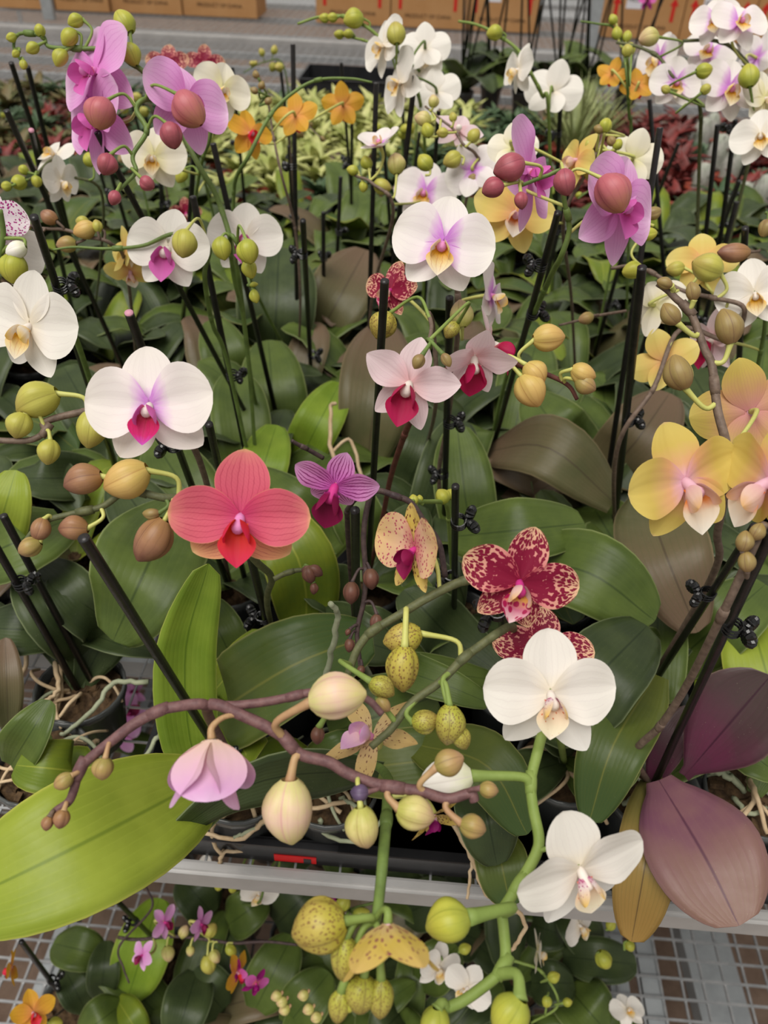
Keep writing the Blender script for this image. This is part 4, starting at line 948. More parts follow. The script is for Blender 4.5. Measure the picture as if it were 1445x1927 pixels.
# ---- K: lilac, upper right
plant('K', 'tall potted orchid with lilac flowers seen past dull rose buds', (918, 862))
stake('K', 1050, 400, .76, clips=[(990, 590, 20), (962, 480, 170)], r=.0038)
stem('K', [(978, 350, .70), (1028, 331), (1058, 324, .70), (1062, 378), (1069, 410), (1070, 440), (1055, 484, .75), (1038, 516), (1007, 585), (987, 626), (950, 720)], .0030, 'stem_green', r_tip=.0016)
for (k, x, y, l, a, at, w) in (('B_rose', 957, 315, 60, 200, (1015, 334), .84), ('B_rose', 927, 355, 42, 200, (975, 350), .88), ('B_rose', 1064, 344, 50, 280, (1056, 326), .82), ('B_rose', 981, 378, 32, 275, (982, 350), .8), ('B_pinkb', 1153, 366, 76, 300, (1064, 345), .88)): bud('K', k, x, y, l, a, at, w, ped='y', front=.02)
flower('K', 'lilac', 995, 322, 200, 58, 0, 22, att=(1062, 390), d=.75, seed=101); flower('K', 'lilac', 1165, 385, 205, 36, -4, 16, att=(1070, 438), d=.73, seed=102)
leaf('K', 'L_green', (960, 830), (1010, 640), 110, .12, .2, .02); leaf('K', 'L_dark', (880, 790), (860, 650), 100, .12, .2, .02); leaf('K', 'L_khaki', (1010, 900), (905, 870), 90, .14, .18, .03)
leaf('K', 'L_green', (990, 800), (1090, 700), 110, .12, .22, .02, fold=.1)
# ---- yellow behind K
plant('K2', 'potted orchid with soft yellow flowers and pale yellow buds behind the lilac ones', (1085, 742))
stem('K2', [(1140, 240, .98), (1128, 275), (1100, 330, .92), (1060, 420, .96), (1075, 560)], .0024, 'stem_brown')
flower('K2', 'ypale', 968, 400, 160, 8, -6, 12, d=.84, seed=111, att=(1060, 420)); flower('K2', 'cream', 965, 280, 95, 170, 0, 0, d=.92, seed=112, att=(1100, 330)); flower('K2', 'ypale', 1085, 300, 110, -60, 10, 40, d=.90, seed=113, att=(1110, 320)); flower('K2', 'cream', 1190, 300, 110, 165, 10, -20, d=.95, seed=114, att=(1128, 280))
for (k, x, y, l, a, at) in (('B_ygreen', 1119, 322, 44, 210, (1104, 325)), ('B_ygreen', 1107, 275, 26, 250, (1120, 290)), ('B_lime', 1140, 236, 28, 80, (1136, 255)), ('B_lime', 1162, 271, 22, 60, (1130, 272)), ('B_olive', 1127, 242, 20, 170, (1134, 255)), ('B_olive', 1150, 265, 20, 120, (1130, 270))): bud('K2', k, x, y, l, a, at, .85, ped='y', d=.9)
# ---- C: magenta striped miniature
plant('C', 'potted miniature orchid with white and magenta striped flower on a dark drooping spike', (672, 1238))
stake('C', 668, 960, .60)
stem('C', [(679, 1262, .60), (672, 1202), (674, 1175), (684, 1133), (688, 1081), (684, 1012), (691, 955), (705, 924, .585), (743, 933), (774, 947), (800, 985), (826, 1022), (838, 1086, .60)], .0024, 'stem_dark', to_pot=False)
stem('C', [(700, 925, .588), (660, 950, .62), (655, 1010, .68)], .0024, 'stem_dark')
for (x, y, l, a, at) in ((661, 1116, 42, 268, (682, 1072)), (657, 1215, 26, 268, (673, 1190)), (707, 1172, 32, 260, (686, 1130)), (698, 1090, 40, 275, (688, 1060)), (799, 985, 22, 300, (798, 980)), (679, 1262, 20, 260, (676, 1240)), (655, 1190, 14, 240, (674, 1180))): bud('C', 'B_dark', x, y, l, a, at, .74, ped='d', pr=.0012)
flower('C', 'stripe', 630, 915, 165, -12, -34, 22, d=.555, att=(690, 945), seed=121)
stem('C', [(549, 829, .64), (560, 836), (580, 846), (608, 862, .66)], .0020, 'stem_dark', to_pot=False)
leaf('C', 'L_dark', (660, 1190), (760, 1180), 90, .12, .14, .02)
root_('C', [(700, 1290, .16), (680, 1250, .2), (618, 1280, .24), (625, 1215, .3), (636, 1160, .34), (622, 1135, .36)], 'root_grey', .0034)
# ---- B: burgundy spotted
plant('B', 'potted orchid with burgundy flowers edged in cream, spotted buds on olive spikes', (962, 1282))
stake('B', 945, 1150, .60, clips=[(905, 1095, 180)]); stake('B', 1008, 1150, .64, pot_off=(.02, .01))
stem('B', [(655, 1268, .545), (668, 1232), (681, 1209), (701, 1188), (757, 1154), (809, 1123), (878, 1092, .55), (930, 1100, .57), (955, 1160, .64)], .0033, 'stem_olive', r_tip=.0028)
bud('B', 'B_spot', 757, 1200, 74, 195, (868, 1236), .78, ped='y', front=.0, d=.535, pr=.0018); bud('B', 'B_spot', 760, 1259, 86, 268, (762, 1152), .72, ped='y', d=.52, pr=.0022)
stem('B', [(698, 1406, .50), (718, 1388), (736, 1372), (774, 1323), (826, 1285), (871, 1240), (912, 1209), (936, 1192, .53), (965, 1180, .57), (960, 1220, .66)], .0031, 'stem_olive', r_tip=.0024)
for (k, x, y, l, a, at, w) in (('B_spotg', 844, 1364, 76, 265, (826, 1288), .74), ('B_spotg', 800, 1356, 50, 15, (790, 1312), .9), ('B_spotg', 866, 1390, 46, 300, (850, 1270), .8), ('B_spotg', 719, 1295, 52, 330, (664, 1255), .78), ('B_tan', 722, 1325, 34, 310, (745, 1355), .8), ('B_dark', 598, 1384, 34, 265, (640, 1340), .76)): bud('B', k, x, y, l, a, at, w, ped='l', d=.50, pr=.0018)
flower('B', 'burg', 978, 1095, 236, 6, -8, 17, att=(940, 1115), d=.51, seed=131); flower('B', 'burg', 1022, 1222, 190, -4, 24, 6, att=(950, 1200), d=.57, seed=132)
flower('B', 'harld', 700, 1385, 210, -30, 56, 24, d=.53, seed=133, att=(718, 1388), o=.9); flower('B', 'cspot', 780, 1032, 185, -52, 0, 6, o=.8, d=.555, att=(822, 1112), seed=134)
leaf('B', 'L_green', (850, 1010), (1100, 985), 130, .22, .26, .04, fold=.08, tipb=.42, crown=False); leaf('B', 'L_green', (945, 1060), (1232, 1168), 165, .2, .24, .05, fold=.08, tipb=.42, crown=False, mid=(1100, 1075)); leaf('B', 'L_dark', (1060, 1335), (1218, 1178), 165, .19, .24, .04, fold=.08, tipb=.42)
leaf('B', 'L_green', (770, 1260), (925, 1325), 82, .19, .2, .02, fold=.15); leaf('B', 'L_green', (620, 1380), (820, 1310), 150, .15, .17, .02); leaf('B', 'L_olive', (640, 1450), (900, 1420), 130, .15, .17, .02, fold=.1)
leaf('B', 'L_olive', (780, 1400), (992, 1570), 130, .18, .2, .05, fold=.12, mid=(915, 1440)); leaf('B', 'L_dark', (900, 1450), (935, 1628), 120, .16, .14, .03, fold=.15); leaf('B', 'L_dark', (850, 1200), (760, 1110), 120, .13, .18, .02)
leaf('B', 'L_olive', (930, 1560), (960, 1705), 100, .12, .10, .02)
root_('B', [(850, 1545, .10), (880, 1600, .09), (905, 1660, .08), (925, 1690, .06), (975, 1715, .05), (985, 1750, .02), (960, 1790, -.02)], 'root_tan', .0028); root_('B', [(900, 1590, .09), (885, 1640, .07), (880, 1690, .06)], 'root_tan', .002)
# ---- green little spike by the cut stake
plant('Q1', 'potted orchid with a short green spike of tiny buds clipped to a cut stake', (858, 1160))
stake('Q1', 857, 915, .64, clips=[(862, 985, 20), (850, 1085, 170)], r=.0034)
stem('Q1', [(772, 943, .63), (800, 944), (832, 945), (842, 955), (846, 1000), (851, 1080), (853, 1130)], .0026, 'stem_lime', r_tip=.0018)
for (x, y, l, a) in ((778, 940, 20, 100), (832, 934, 30, 120), (846, 930, 22, 60), (790, 938, 14, 100)): bud('Q1', 'B_lime', x, y, l, a, (x + 4, y + 10), .95, ped='l')
leaf('Q1', 'L_dark', (850, 1140), (770, 1060), 100, .12, .16, .02)
# ---- W: white front
plant('W', 'potted orchid with white flowers and lime buds on a thick light green drooping spike', (1062, 1432))
stem('W', [(818, 1908, .43), (835, 1899), (870, 1884), (905, 1860), (938, 1832, .44), (951, 1800), (948, 1750), (946, 1716), (960, 1690), (985, 1650), (1009, 1606), (1014, 1575), (1003, 1520), (999, 1470), (1010, 1420), (1025, 1370, .52), (1045, 1350, .60)], .0036, 'stem_lime', r_tip=.003)
flower('W', 'spotw', 1036, 1304, 248, 2, -4, 0, d=.50, seed=141, att=(1025, 1375), ped='l'); flower('W', 'spotw', 1092, 1636, 258, 16, -22, -17, d=.455, seed=142, att=(1010, 1600), ped='l')
bud('W', 'B_lime', 842, 1737, 84, 195, (946, 1716), .94, ped='l', pr=.0036, d=.425); bud('W', 'B_lime', 958, 1912, 80, 235, (942, 1832), .9, ped='l', pr=.0034, d=.42); bud('W', 'B_lime', 820, 1926, 60, 265, (838, 1898), .9, ped='l', pr=.003); bud('W', 'B_white', 838, 1468, 100, 190, (996, 1478), .8, ped='l', pr=.0034, d=.50)
leaf('W', 'L_olive', (1235, 1270), (1108, 1548), 128, .2, .16, .04, fold=.14, mid=(1155, 1400), crown=False); leaf('W', 'L_dark', (1010, 1450), (900, 1520), 100, .13, .13, .02); leaf('W', 'L_dark', (1060, 1380), (1000, 1340), 110, .13, .17, .02); leaf('W', 'L_green', (1120, 1470), (1190, 1420), 100, .13, .16, .02)
# ---- D: yellow with peach heart
plant('D', 'potted orchid with big yellow peach-hearted flowers and brown-green buds on a bare brown spike', (1212, 1302))
stake('D', 1420, 990, .62, clips=[(1330, 1110, 160)], r=.0036)
stem('D', [(1237, 533, .58), (1256, 546), (1272, 562), (1300, 590), (1325, 655), (1340, 690), (1350, 770), (1366, 835, .57), (1370, 900, .60), (1350, 1000, .66), (1338, 1090, .72)], .0034, 'stem_brown', r_tip=.0024)
for (k, x, y, l, a, at, w) in (('B_olive', 1368, 614, 68, 105, (1340, 680), .74), ('B_olive', 1278, 700, 68, 108, (1352, 755), .78), ('B_olive', 1262, 590, 46, 125, (1312, 625), .76), ('B_olive', 1303, 548, 36, 100, (1290, 580), .74), ('B_olive', 1250, 533, 30, 160, (1262, 550), .75)): bud('D', k, x, y, l, a, at, w, ped='y', pr=.002)
flower('D', 'yellow', 1290, 905, 246, 14, -10, -18, d=.545, seed=151, att=(1366, 850)); flower('D', 'yellow', 1446, 905, 250, -76, -4, 26, d=.52, seed=152, att=(1368, 840)); flower('D', 'yback', 1412, 775, 220, 168, 6, 14, d=.64, seed=153, att=(1368, 850))
leaf('D', 'L_khaki', (1215, 935), (1312, 1190), 170, .24, .2, .04, fold=.1, crown=False, mid=(1255, 1050)); leaf('D', 'L_green', (1230, 1260), (1160, 1190), 120, .12, .2, .02); leaf('D', 'L_green', (1290, 1230), (1440, 1100), 130, .14, .22, .03); leaf('D', 'L_green', (1230, 1330), (1240, 1130), 110, .13, .16, .02)
# ---- E: purple-leaved
plant('E', 'potted orchid with purple-red leaves and a bare brown spike clipped to its stake', (1228, 1482))
stake('E', 1452, 1000, .50, clips=[(1372, 1180, -8)], r=.0038)
stem('E', [(1440, 985, .50), (1425, 1015), (1360, 1155, .54), (1291, 1292), (1243, 1365), (1195, 1420, .74)], .0034, 'stem_brown')
for (x, y, l, a) in ((1405, 1056, 40, 95), (1400, 1018, 40, 80), (1425, 1000, 36, 60)): bud('E', 'B_olive', x, y, l, a, (x + 8, y + 26), .8, ped='b', d=.50)
leaf('E', 'L_purple', (1240, 1468), (1390, 1742), 212, .15, .16, .015, fold=.14, mid=(1325, 1610), tipb=.52, shape=1.3, crown=False, base_w=.26); leaf('E', 'L_plum', (1288, 1460), (1450, 1272), 165, .14, .28, .01, fold=.3, shape=1.75, base_w=.14, crown=False, tipb=.6); leaf('E', 'L_ochre', (1235, 1480), (1188, 1772), 112, .13, .08, .05, fold=.18, mid=(1215, 1620))
leaf('E', 'L_lime', (1475, 1380), (1410, 1155), 150, .14, .2, .02, fold=.1, crown=False); leaf('E', 'L_green', (1370, 1390), (1470, 1460), 110, .14, .16, .02); leaf('E', 'L_plum', (1240, 1440), (1300, 1330), 60, .13, .18, .01)
root_('E', [(1240, 1488, .11), (1200, 1496, .12), (1175, 1515, .10)], 'root_grey', .0036); root_('E', [(1335, 1447, .12), (1370, 1460, .12), (1400, 1490, .1)], 'root_grey', .004)
# ---- right-hand pot with roots
plant('E2', 'potted orchid beside the purple-leaved one, bark and curling roots showing', (1420, 1492))
for k, p in enumerate([[(1405, 1470, .1), (1420, 1500, .11), (1395, 1545, .11), (1390, 1570, .09)], [(1405, 1462, .1), (1425, 1500, .12), (1445, 1570, .1)], [(1380, 1500, .1), (1410, 1530, .11), (1440, 1520, .1)]]): root_('E2', p, ['root_tan', 'root_tan', 'root_grey'][k], .003)
leaf('E2', 'L_green', (1460, 1400), (1500, 1300), 110, .14, .2, .02)
# ---- N: pale yellow and white behind right
plant('N', 'potted orchid with pale yellow flowers seen from behind beside a clipped stake', (1158, 1020))
stake('N', 1208, 503, .72, clips=[(1175, 790, 10)], r=.0045); stake('N', 1242, 240, .88, pot_off=(-.02, .01), r=.0038)
stem('N', [(1150, 505, .86), (1190, 500), (1225, 512), (1280, 545), (1340, 560), (1400, 580, .80), (1370, 640, .84), (1280, 620, .84), (1230, 730, .82), (1160, 850, .86)], .0026, 'stem_brown')
flower('N', 'ypale', 1322, 492, 130, -16, 10, 4, d=.86, seed=161, att=(1345, 560)); bud('N', 'B_ygreen', 1330, 503, 58, 160, (1350, 560), .9, ped='y', d=.80, pr=.002)
flower('N', 'cream', 1232, 575, 120, 130, 0, 20, o=.7, d=.84, seed=162, att=(1275, 560)); flower('N', 'ypale', 1250, 680, 130, 160, -6, 20, d=.84, seed=163, att=(1280, 640))
for (k, x, y, l, a, at) in (('B_lime', 1190, 510, 40, 190, (1215, 505)), ('B_ygreen', 1270, 505, 34, 190, (1290, 545)), ('B_olive', 1230, 400, 30, 20, (1230, 425)), ('B_lime', 1222, 440, 30, 10, (1230, 460)), ('B_lime', 1368, 548, 28, 80, (1365, 568))): bud('N', k, x, y, l, a, at, .8, ped='y', d=.85)
stem('N', [(1052, 612, .90), (1085, 604), (1125, 594), (1178, 585, .92)], .0018, 'stem_brown', to_pot=False); bud('N', 'B_tan', 1102, 599, 30, 200, (1125, 594), .75, ped='b')
leaf('N', 'L_khaki', (1155, 945), (912, 850), 130, .2, .16, .08, fold=.1, crown=False, mid=(1030, 842)); leaf('N', 'L_khaki', (1080, 930), (930, 910), 90, .13, .14, .02); leaf('N', 'L_green', (1090, 870), (1000, 740), 130, .14, .22, .03, fold=.1); leaf('N', 'L_khaki', (1150, 900), (1260, 740), 130, .14, .24, .03); leaf('N', 'L_green', (1120, 960), (1180, 1060), 110, .14, .14, .03)
plant('N2', 'potted orchid with white flowers whose lips are edged bright yellow', (1392, 870))
stake('N2', 1402, 429, .84)
stem('N2', [(1420, 550, .80), (1440, 600, .84), (1420, 720, .95)], .0026, 'stem_green')
flower('N2', 'white', 1420, 552, 140, -22, -8, -6, d=.80, seed=171, att=(1440, 600)); flower('N2', 'ppink', 1340, 640, 130, -72, 0, 10, d=.86, seed=172, att=(1420, 660)); bud('N2', 'B_lime', 1395, 600, 34, 200, (1425, 610), .9, ped='l'); bud('N2', 'B_brown', 1380, 475, 60, 180, (1430, 470), .6, ped='b', d=.82); bud('N2', 'B_olive', 1440, 430, 34, 250, (1440, 400), .8, d=.8)
leaf('N2', 'L_dark', (1380, 830), (1300, 700), 120, .13, .2, .02); leaf('N2', 'L_green', (1420, 800), (1440, 640), 110, .13, .22, .02)
# ---- O: top right cluster
plant('O', 'tall potted orchid crowded with white flowers blushed lilac at the heart', (1305, 705))
stake('O', 1350, 235, 1.2); stake('O', 1384, 225, 1.22, clips=[(1382, 240, 180)], pot_off=(.03, .02)); stake('O', 1222, 187, 1.3, pot_off=(-.03, 0))
stem('O', [(1160, 80, 1.15), (1200, 88), (1240, 108), (1262, 140, 1.1), (1300, 180, 1.12), (1318, 210), (1315, 330, 1.25)], .0030, 'stem_olive', r_tip=.002)
stem('O', [(1285, 77, 1.1), (1340, 76), (1375, 88), (1405, 120), (1425, 160, 1.1), (1410, 300, 1.25)], .0030, 'stem_olive')
for (c, x, y, w, yw, pi, ro_, d) in (('blushy', 1272, 155, 96, -6, -6, 8, 1.1), ('blushy', 1372, 165, 120, 10, -4, 14, 1.05), ('blushy', 1390, 42, 110, 6, 14, 8, 1.05), ('blushy', 1335, 98, 100, -10, 14, 30, 1.15), ('blushy', 1240, 110, 100, -60, 0, 20, 1.2), ('blushy', 1345, 38, 90, -30, 0, 0, 1.08), ('blushy', 1425, 110, 100, 120, 0, 20, 1.18), ('white', 1432, 255, 110, -30, 0, 0, 1.0), ('cream', 1440, 185, 110, 30, 0, 0, 1.05)):
    flower('O', c, x, y, w, yw, pi, ro_, d=d, seed=x * 3 + y, att=(1400, 130) if x > 1330 else (1300, 180))
for (k, x, y, l, a, at) in (('B_gcream', 1220, 72, 38, 190, (1242, 105)), ('B_lime', 1325, 132, 32, 10, (1300, 170)), ('B_lime', 1409, 142, 44, 95, (1422, 200)), ('B_ygreen', 1328, 168, 22, 40, (1305, 180)), ('B_ygreen', 1252, 168, 18, 150, (1290, 178)), ('B_ygreen', 1180, 95, 24, 90, (1185, 110))): bud('O', k, x, y, l, a, at, .85, ped='g' if False else 'l', d=1.02)
# ---- small oranges upper right
plant('O2', 'potted orchid with small orange flowers seen from behind on an upright green spike', (1178, 640))
stem('O2', [(1092, 40, 1.2), (1125, 45), (1155, 52), (1172, 90), (1180, 150, 1.2), (1184, 220), (1187, 270, 1.3)], .0026, 'stem_green', r_tip=.0014)
flower('O2', 'orange', 1152, 140, 62, 165, 0, -20, d=1.22, seed=181, att=(1180, 175)); flower('O2', 'orange', 1200, 162, 66, 170, 0, 10, d=1.22, seed=182, att=(1186, 205))
for (x, y, l, a) in ((1154, 36, 20, 120), (1161, 62, 24, 100), (1180, 68, 22, 80), (1185, 93, 26, 80)): bud('O2', 'B_lime', x, y, l, a, (1172, y + 30), .8, ped='y')
# ---- whites, top centre
plant('P', 'tall potted orchid with pure white flowers clustered on green arching spikes', (795, 615))
stake('P', 831, 135, 1.3)
stem('P', [(560, 45, 1.15), (600, 32), (640, 30), (665, 38), (700, 58, 1.12), (740, 100), (760, 140, 1.15), (790, 190, 1.2), (800, 330, 1.35)], .0028, 'stem_lime', r_tip=.0018)
stem('P', [(632, 64, 1.18), (660, 70), (700, 82), (740, 110, 1.15)], .002, 'stem_lime', to_pot=False)
for (c, x, y, w, yw, pi, ro_, d) in (('white', 722, 85, 112, -62, 0, -18, 1.1), ('white', 800, 92, 96, 172, 0, 0, 1.2), ('white', 752, 155, 124, -60, 0, -26, 1.08), ('white', 822, 175, 92, 165, 0, 10, 1.2), ('white', 790, 135, 90, 150, 0, 0, 1.22)): flower('P', c, x, y, w, yw, pi, ro_, d=d, seed=x + y, att=(760, 140), ped='g')
bud('P', 'B_lime', 665, 37, 38, 190, (690, 55), .9, ped='l'); bud('P', 'B_ygreen', 745, 62, 42, 95, (735, 95), .85, ped='l', d=1.05)
for x in (638, 655, 610, 625): bud('P', 'B_lime', x, 64 if x in (638, 655) else 33, 20, 180, (x + 12, 64 if x in (638, 655) else 33), .8, ped='l')
plant('P2', 'potted orchid with two white flowers nodding from a green spike beside a thin stake', (1040, 600))
stake('P2', 1057, 138, 1.25, clips=[(1046, 250, 180)])
stem('P2', [(862, 40, 1.2), (895, 46), (930, 62), (975, 95), (1000, 140, 1.2), (1020, 180), (1033, 230, 1.25)], .0030, 'stem_lime', r_tip=.0018)
flower('P2', 'white', 975, 130, 96, -68, 0, 20, d=1.18, seed=191, att=(1003, 148), ped='l'); flower('P2', 'white', 1040, 172, 110, 160, 4, -20, d=1.25, seed=192, att=(1030, 215), ped='l'); bud('P2', 'B_lime', 930, 62, 30, 190, (945, 75), .9, ped='l')
# ---- pale lilac-white, centre back
plant('P3', 'potted orchid with pale lilac-tinged flowers and many green buds on thin brown spikes', (845, 720))
stem('P3', [(800, 200, 1.0), (830, 225), (855, 245), (872, 272, .98), (895, 290), (900, 320), (870, 420, 1.05)], .0020, 'stem_brown', r_tip=.0014)
flower('P3', 'ppink', 862, 245, 100, 10, 20, 20, d=1.02, seed=201, att=(872, 272), lip=False); flower('P3', 'blushy', 890, 320, 110, 160, 0, 20, d=1.0, seed=202, att=(895, 300))
for (k, x, y, l, a, at) in (('B_lime', 804, 245, 28, 110, (828, 225)), ('B_gcream', 795, 225, 32, 160, (815, 212)), ('B_ygreen', 832, 250, 22, 180, (855, 248)), ('B_ygreen', 893, 255, 28, 60, (875, 275)), ('B_gcream', 815, 190, 24, 90, (808, 206)), ('B_ygreen', 852, 220, 18, 100, (850, 240)), ('B_olive', 890, 335, 20, 180, (905, 330))): bud('P3', k, x, y, l, a, at, .85, ped='y')
# ---- oranges, upper left
plant('R', 'tall potted orchid with three orange-yellow flowers', (560, 700))
stake('R', 551, 83, 1.2, clips=[(578, 316, 170)]); stake('R', 570, 415, 1.0, clips=[(575, 480, 180), (600, 665, 0)], pot_off=(.03, -.02))
stem('R', [(700, 155, 1.0), (660, 148), (600, 150), (555, 172), (510, 215), (470, 290, 1.0), (440, 360), (460, 500, 1.15)], .0026, 'stem_green', r_tip=.0014)
stem('R', [(480, 130, 1.15), (500, 170), (515, 260), (530, 330, 1.15), (555, 430), (565, 560, 1.3)], .0022, 'stem_brown', r_tip=.0012)
flower('R', 'orange', 470, 250, 98, 40, 4, 0, d=1.1, seed=211, att=(512, 270)); flower('R', 'orange', 556, 218, 88, 168, 4, 8, d=1.15, seed=212, att=(520, 240)); flower('R', 'orange', 645, 198, 82, 172, 20, 0, d=1.25, seed=213, att=(560, 260))
for (x, y, l, a) in ((482, 140, 16, 120), (492, 160, 16, 60), (478, 170, 16, 160), (505, 190, 16, 40)): bud('R', 'B_olive', x, y, l, a, (500, 180), .8, d=1.12)
# ---- cream and dark red, upper left
plant('S', 'potted orchid with cream yellow-lipped flowers low behind the lilac one', (335, 655))
stake('S', 367, 263, 1.1)
stem('S', [(400, 190, .98), (395, 260, 1.0), (370, 360, 1.1)], .0024, 'stem_green')
flower('S', 'cream', 418, 168, 112, 36, -4, 10, d=.97, seed=221, att=(398, 220)); flower('S', 'cream', 290, 295, 122, 0, -8, 6, d=.95, seed=222, att=(380, 320)); bud('S', 'B_lime', 340, 330, 30, 250, (378, 330), .8, ped='l')
plant('S2', 'potted orchid with dusky red yellow-rimmed flowers behind the cream one', (440, 560))
stem('S2', [(325, 130, 1.3), (340, 200, 1.3), (385, 340, 1.45)], .0024, 'stem_green')
flower('S2', 'burg', 315, 118, 82, 0, -10, 0, d=1.28, seed=231, att=(330, 160)); flower('S2', 'burg', 385, 118, 74, 10, -10, 0, d=1.3, seed=232, att=(335, 180)); flower('S2', 'burg', 350, 400, 60, 0, -40, 0, d=1.4, seed=233, att=(380, 350))
plant('S3', 'potted orchid with white ragged flowers and small lime buds among the leaning stakes', (175, 610))
for (x, y, d) in ((21, 118, 1.1), (52, 125, 1.15), (59, 246, 1.0)): stake('S3', x, y, d, end=(x == 59), pot_off=(R.uniform(-.03, .03), R.uniform(-.02, .02)))
stem('S3', [(20, 345, .95), (60, 335), (100, 300, 1.0), (130, 330), (190, 360, 1.05), (190, 480, 1.2)], .0020, 'stem_olive')
flower('S3', 'white', 105, 290, 92, -20, 30, 20, d=1.02, seed=241, att=(100, 300)); flower('S3', 'white', 115, 340, 90, 70, -10, -20, d=1.0, seed=242, att=(110, 310))
for (x, y, l, a) in ((35, 344, 30, 200), (12, 350, 20, 180), (44, 320, 20, 150), (68, 342, 22, 280), (170, 300, 28, 120)): bud('S3', 'B_lime', x, y, l, a, (x + 15, y - 5), .9, ped='l')
plant('S4', 'potted orchid with pale yellow backward-facing flower and tan buds on a thin brown spike', (262, 740))
stake('S4', 12, 208, .95)
stem('S4', [(40, 425, .85), (80, 430), (120, 432), (160, 445), (210, 460, .86), (240, 520, .95)], .0022, 'stem_brown')
flower('S4', 'ypale', 236, 472, 92, 130, 0, 0, d=.9, seed=251, att=(212, 462)); flower('S4', 'ypale', 245, 510, 96, 0, -60, 0, d=.92, seed=252, att=(225, 490))
for (k, x, y, l, a, at) in (('B_peach', 158, 432, 42, 200, (195, 455)), ('B_brown', 92, 408, 34, 150, (122, 432)), ('B_tan', 125, 460, 38, 185, (160, 446)), ('B_ygreen', 155, 418, 26, 170, (150, 440)), ('B_ygreen', 182, 425, 24, 100, (190, 455)), ('B_tan', 45, 425, 26, 180, (70, 430)), ('B_ygreen', 58, 455, 24, 220, (85, 432))): bud('S4', k, x, y, l, a, at, .8, ped='b')
# ---- left front pots
plant('T', 'potted orchid at the left bench corner with doubled stakes and roots spilling from its pot', (150, 1292))
stake('T', -30, 990, .72, clips=[(35, 1095, 20)]); stake('T', 6, 970, .74, pot_off=(.014, .01))
for k, p in enumerate([[(95, 1215, .12), (110, 1290, .12), (85, 1320, .12)], [(105, 1230, .12), (115, 1300, .11), (100, 1370, .08), (92, 1390, .06)], [(55, 1190, .13), (50, 1240, .12), (35, 1290, .1)], [(280, 1285, .13), (215, 1285, .13), (180, 1330, .12), (130, 1375, .1), (115, 1382, .09)], [(130, 1385, .09), (165, 1400, .08), (185, 1395, .07)], [(55, 1195, .13), (35, 1225, .12)], [(305, 1380, .08), (290, 1395, .08), (262, 1440, .07)]]):
    root_('T', p, ['root_tan', 'root_tan', 'root_tan', 'root_grey', 'root_tan', 'root_tan', 'root_grey'][k], .0032)
leaf('T', 'L_dark', (160, 1200), (310, 1232), 66, .14, .14, .02, roll=-25); leaf('T', 'L_dark', (170, 1220), (60, 1060), 150, .14, .22, .03); leaf('T', 'L_green', (120, 980), (-60, 1060), 150, .24, .22, .04, crown=False); leaf('T', 'L_dark', (110, 1190), (-40, 1180), 110, .14, .16, .02)
leaf('T', 'L_dark', (200, 1180), (100, 1080), 120, .16, .22, .02); leaf('T', 'L_khaki', (15, 1370), (10, 1200), 60, .1, .18, .02, crown=False)
plant('T2', 'potted orchid at the left bench front with olive leaves and dark bark', (76, 1432))
leaf('T2', 'L_green', (20, 1440), (95, 1318), 90, .13, .2, .02, fold=.3, crown=False); leaf('T2', 'L_yg', (140, 1450), (30, 1440), 110, .13, .15, .02); leaf('T2', 'L_green', (30, 1400), (100, 1395), 60, .12, .13, .01)
# ---- H2: harlequin drooping over the edge
plant('Y', 'potted orchid at the bench front, drooping green spike of yellow brown-spotted flowers and buds', (622, 1470))
stem('Y', [(700, 1732, .415), (708, 1728), (715, 1676), (722, 1600, .45), (729, 1510, .50), (728, 1460, .58), (690, 1440, .68)], .0036, 'stem_green')
for (k, x, y, l, a, at, w) in (('B_spotg', 519 + 128, 1795 + 10, 82, 268, (700, 1735), .66), ('B_spotg', 638, 1895, 62, 262, (690, 1780), .66), ('B_spotg', 680, 1872, 72, 262, (696, 1800), .84), ('B_spotg', 716, 1880, 74, 268, (700, 1790), .66), ('B_lime', 657, 1893, 26, 260, (670, 1860), .8)): bud('Y', k, x, y, l, a, at, w, ped='l', d=.405, pr=.002)
flower('Y', 'harl', 640, 1768, 150, -50, -30, 40, o=.6, d=.42, seed=261, att=(700, 1735), ped='l', lip=False); bud('Y', 'B_spot', 600, 1746, 104, 195, (700, 1735), .94, ped='l', d=.405, pr=.0024)
flower('Y', 'harlb', 730, 1742, 250, 6, -72, 176, o=.5, d=.40, seed=262, att=(702, 1735), ped='l')
flower('Y', 'harl', 818, 1535, 120, 40, -40, 20, o=.7, d=.50, seed=263, att=(760, 1500))
for k, p in enumerate([[(480, 1500, .11), (430, 1530, .1), (400, 1560, .06), (410, 1600, .03), (470, 1600, .01)], [(500, 1540, .1), (450, 1580, .08), (380, 1560, .07), (385, 1520, .09)], [(600, 1540, .1), (620, 1575, .08), (690, 1580, .08), (720, 1540, .1)], [(680, 1500, .1), (600, 1520, .11), (520, 1530, .1)], [(560, 1500, .1), (480, 1560, .09), (440, 1575, .08)], [(420, 1600, .02), (412, 1625, .0), (405, 1640, -.01)], [(640, 1530, .1), (590, 1490, .11)], [(700, 1540, .1), (660, 1510, .11), (640, 1500, .1)]]):
    root_('Y', p, ['root_tan', 'root_tan', 'root_grey', 'root_tan', 'root_grey', 'root_tan', 'root_tan', 'root_grey'][k], .0026)
leaf('Y', 'L_olive', (600, 1450), (690, 1390), 100, .14, .17, .02); leaf('Y', 'L_yg', (540, 1420), (450, 1470), 80, .14, .15, .02)

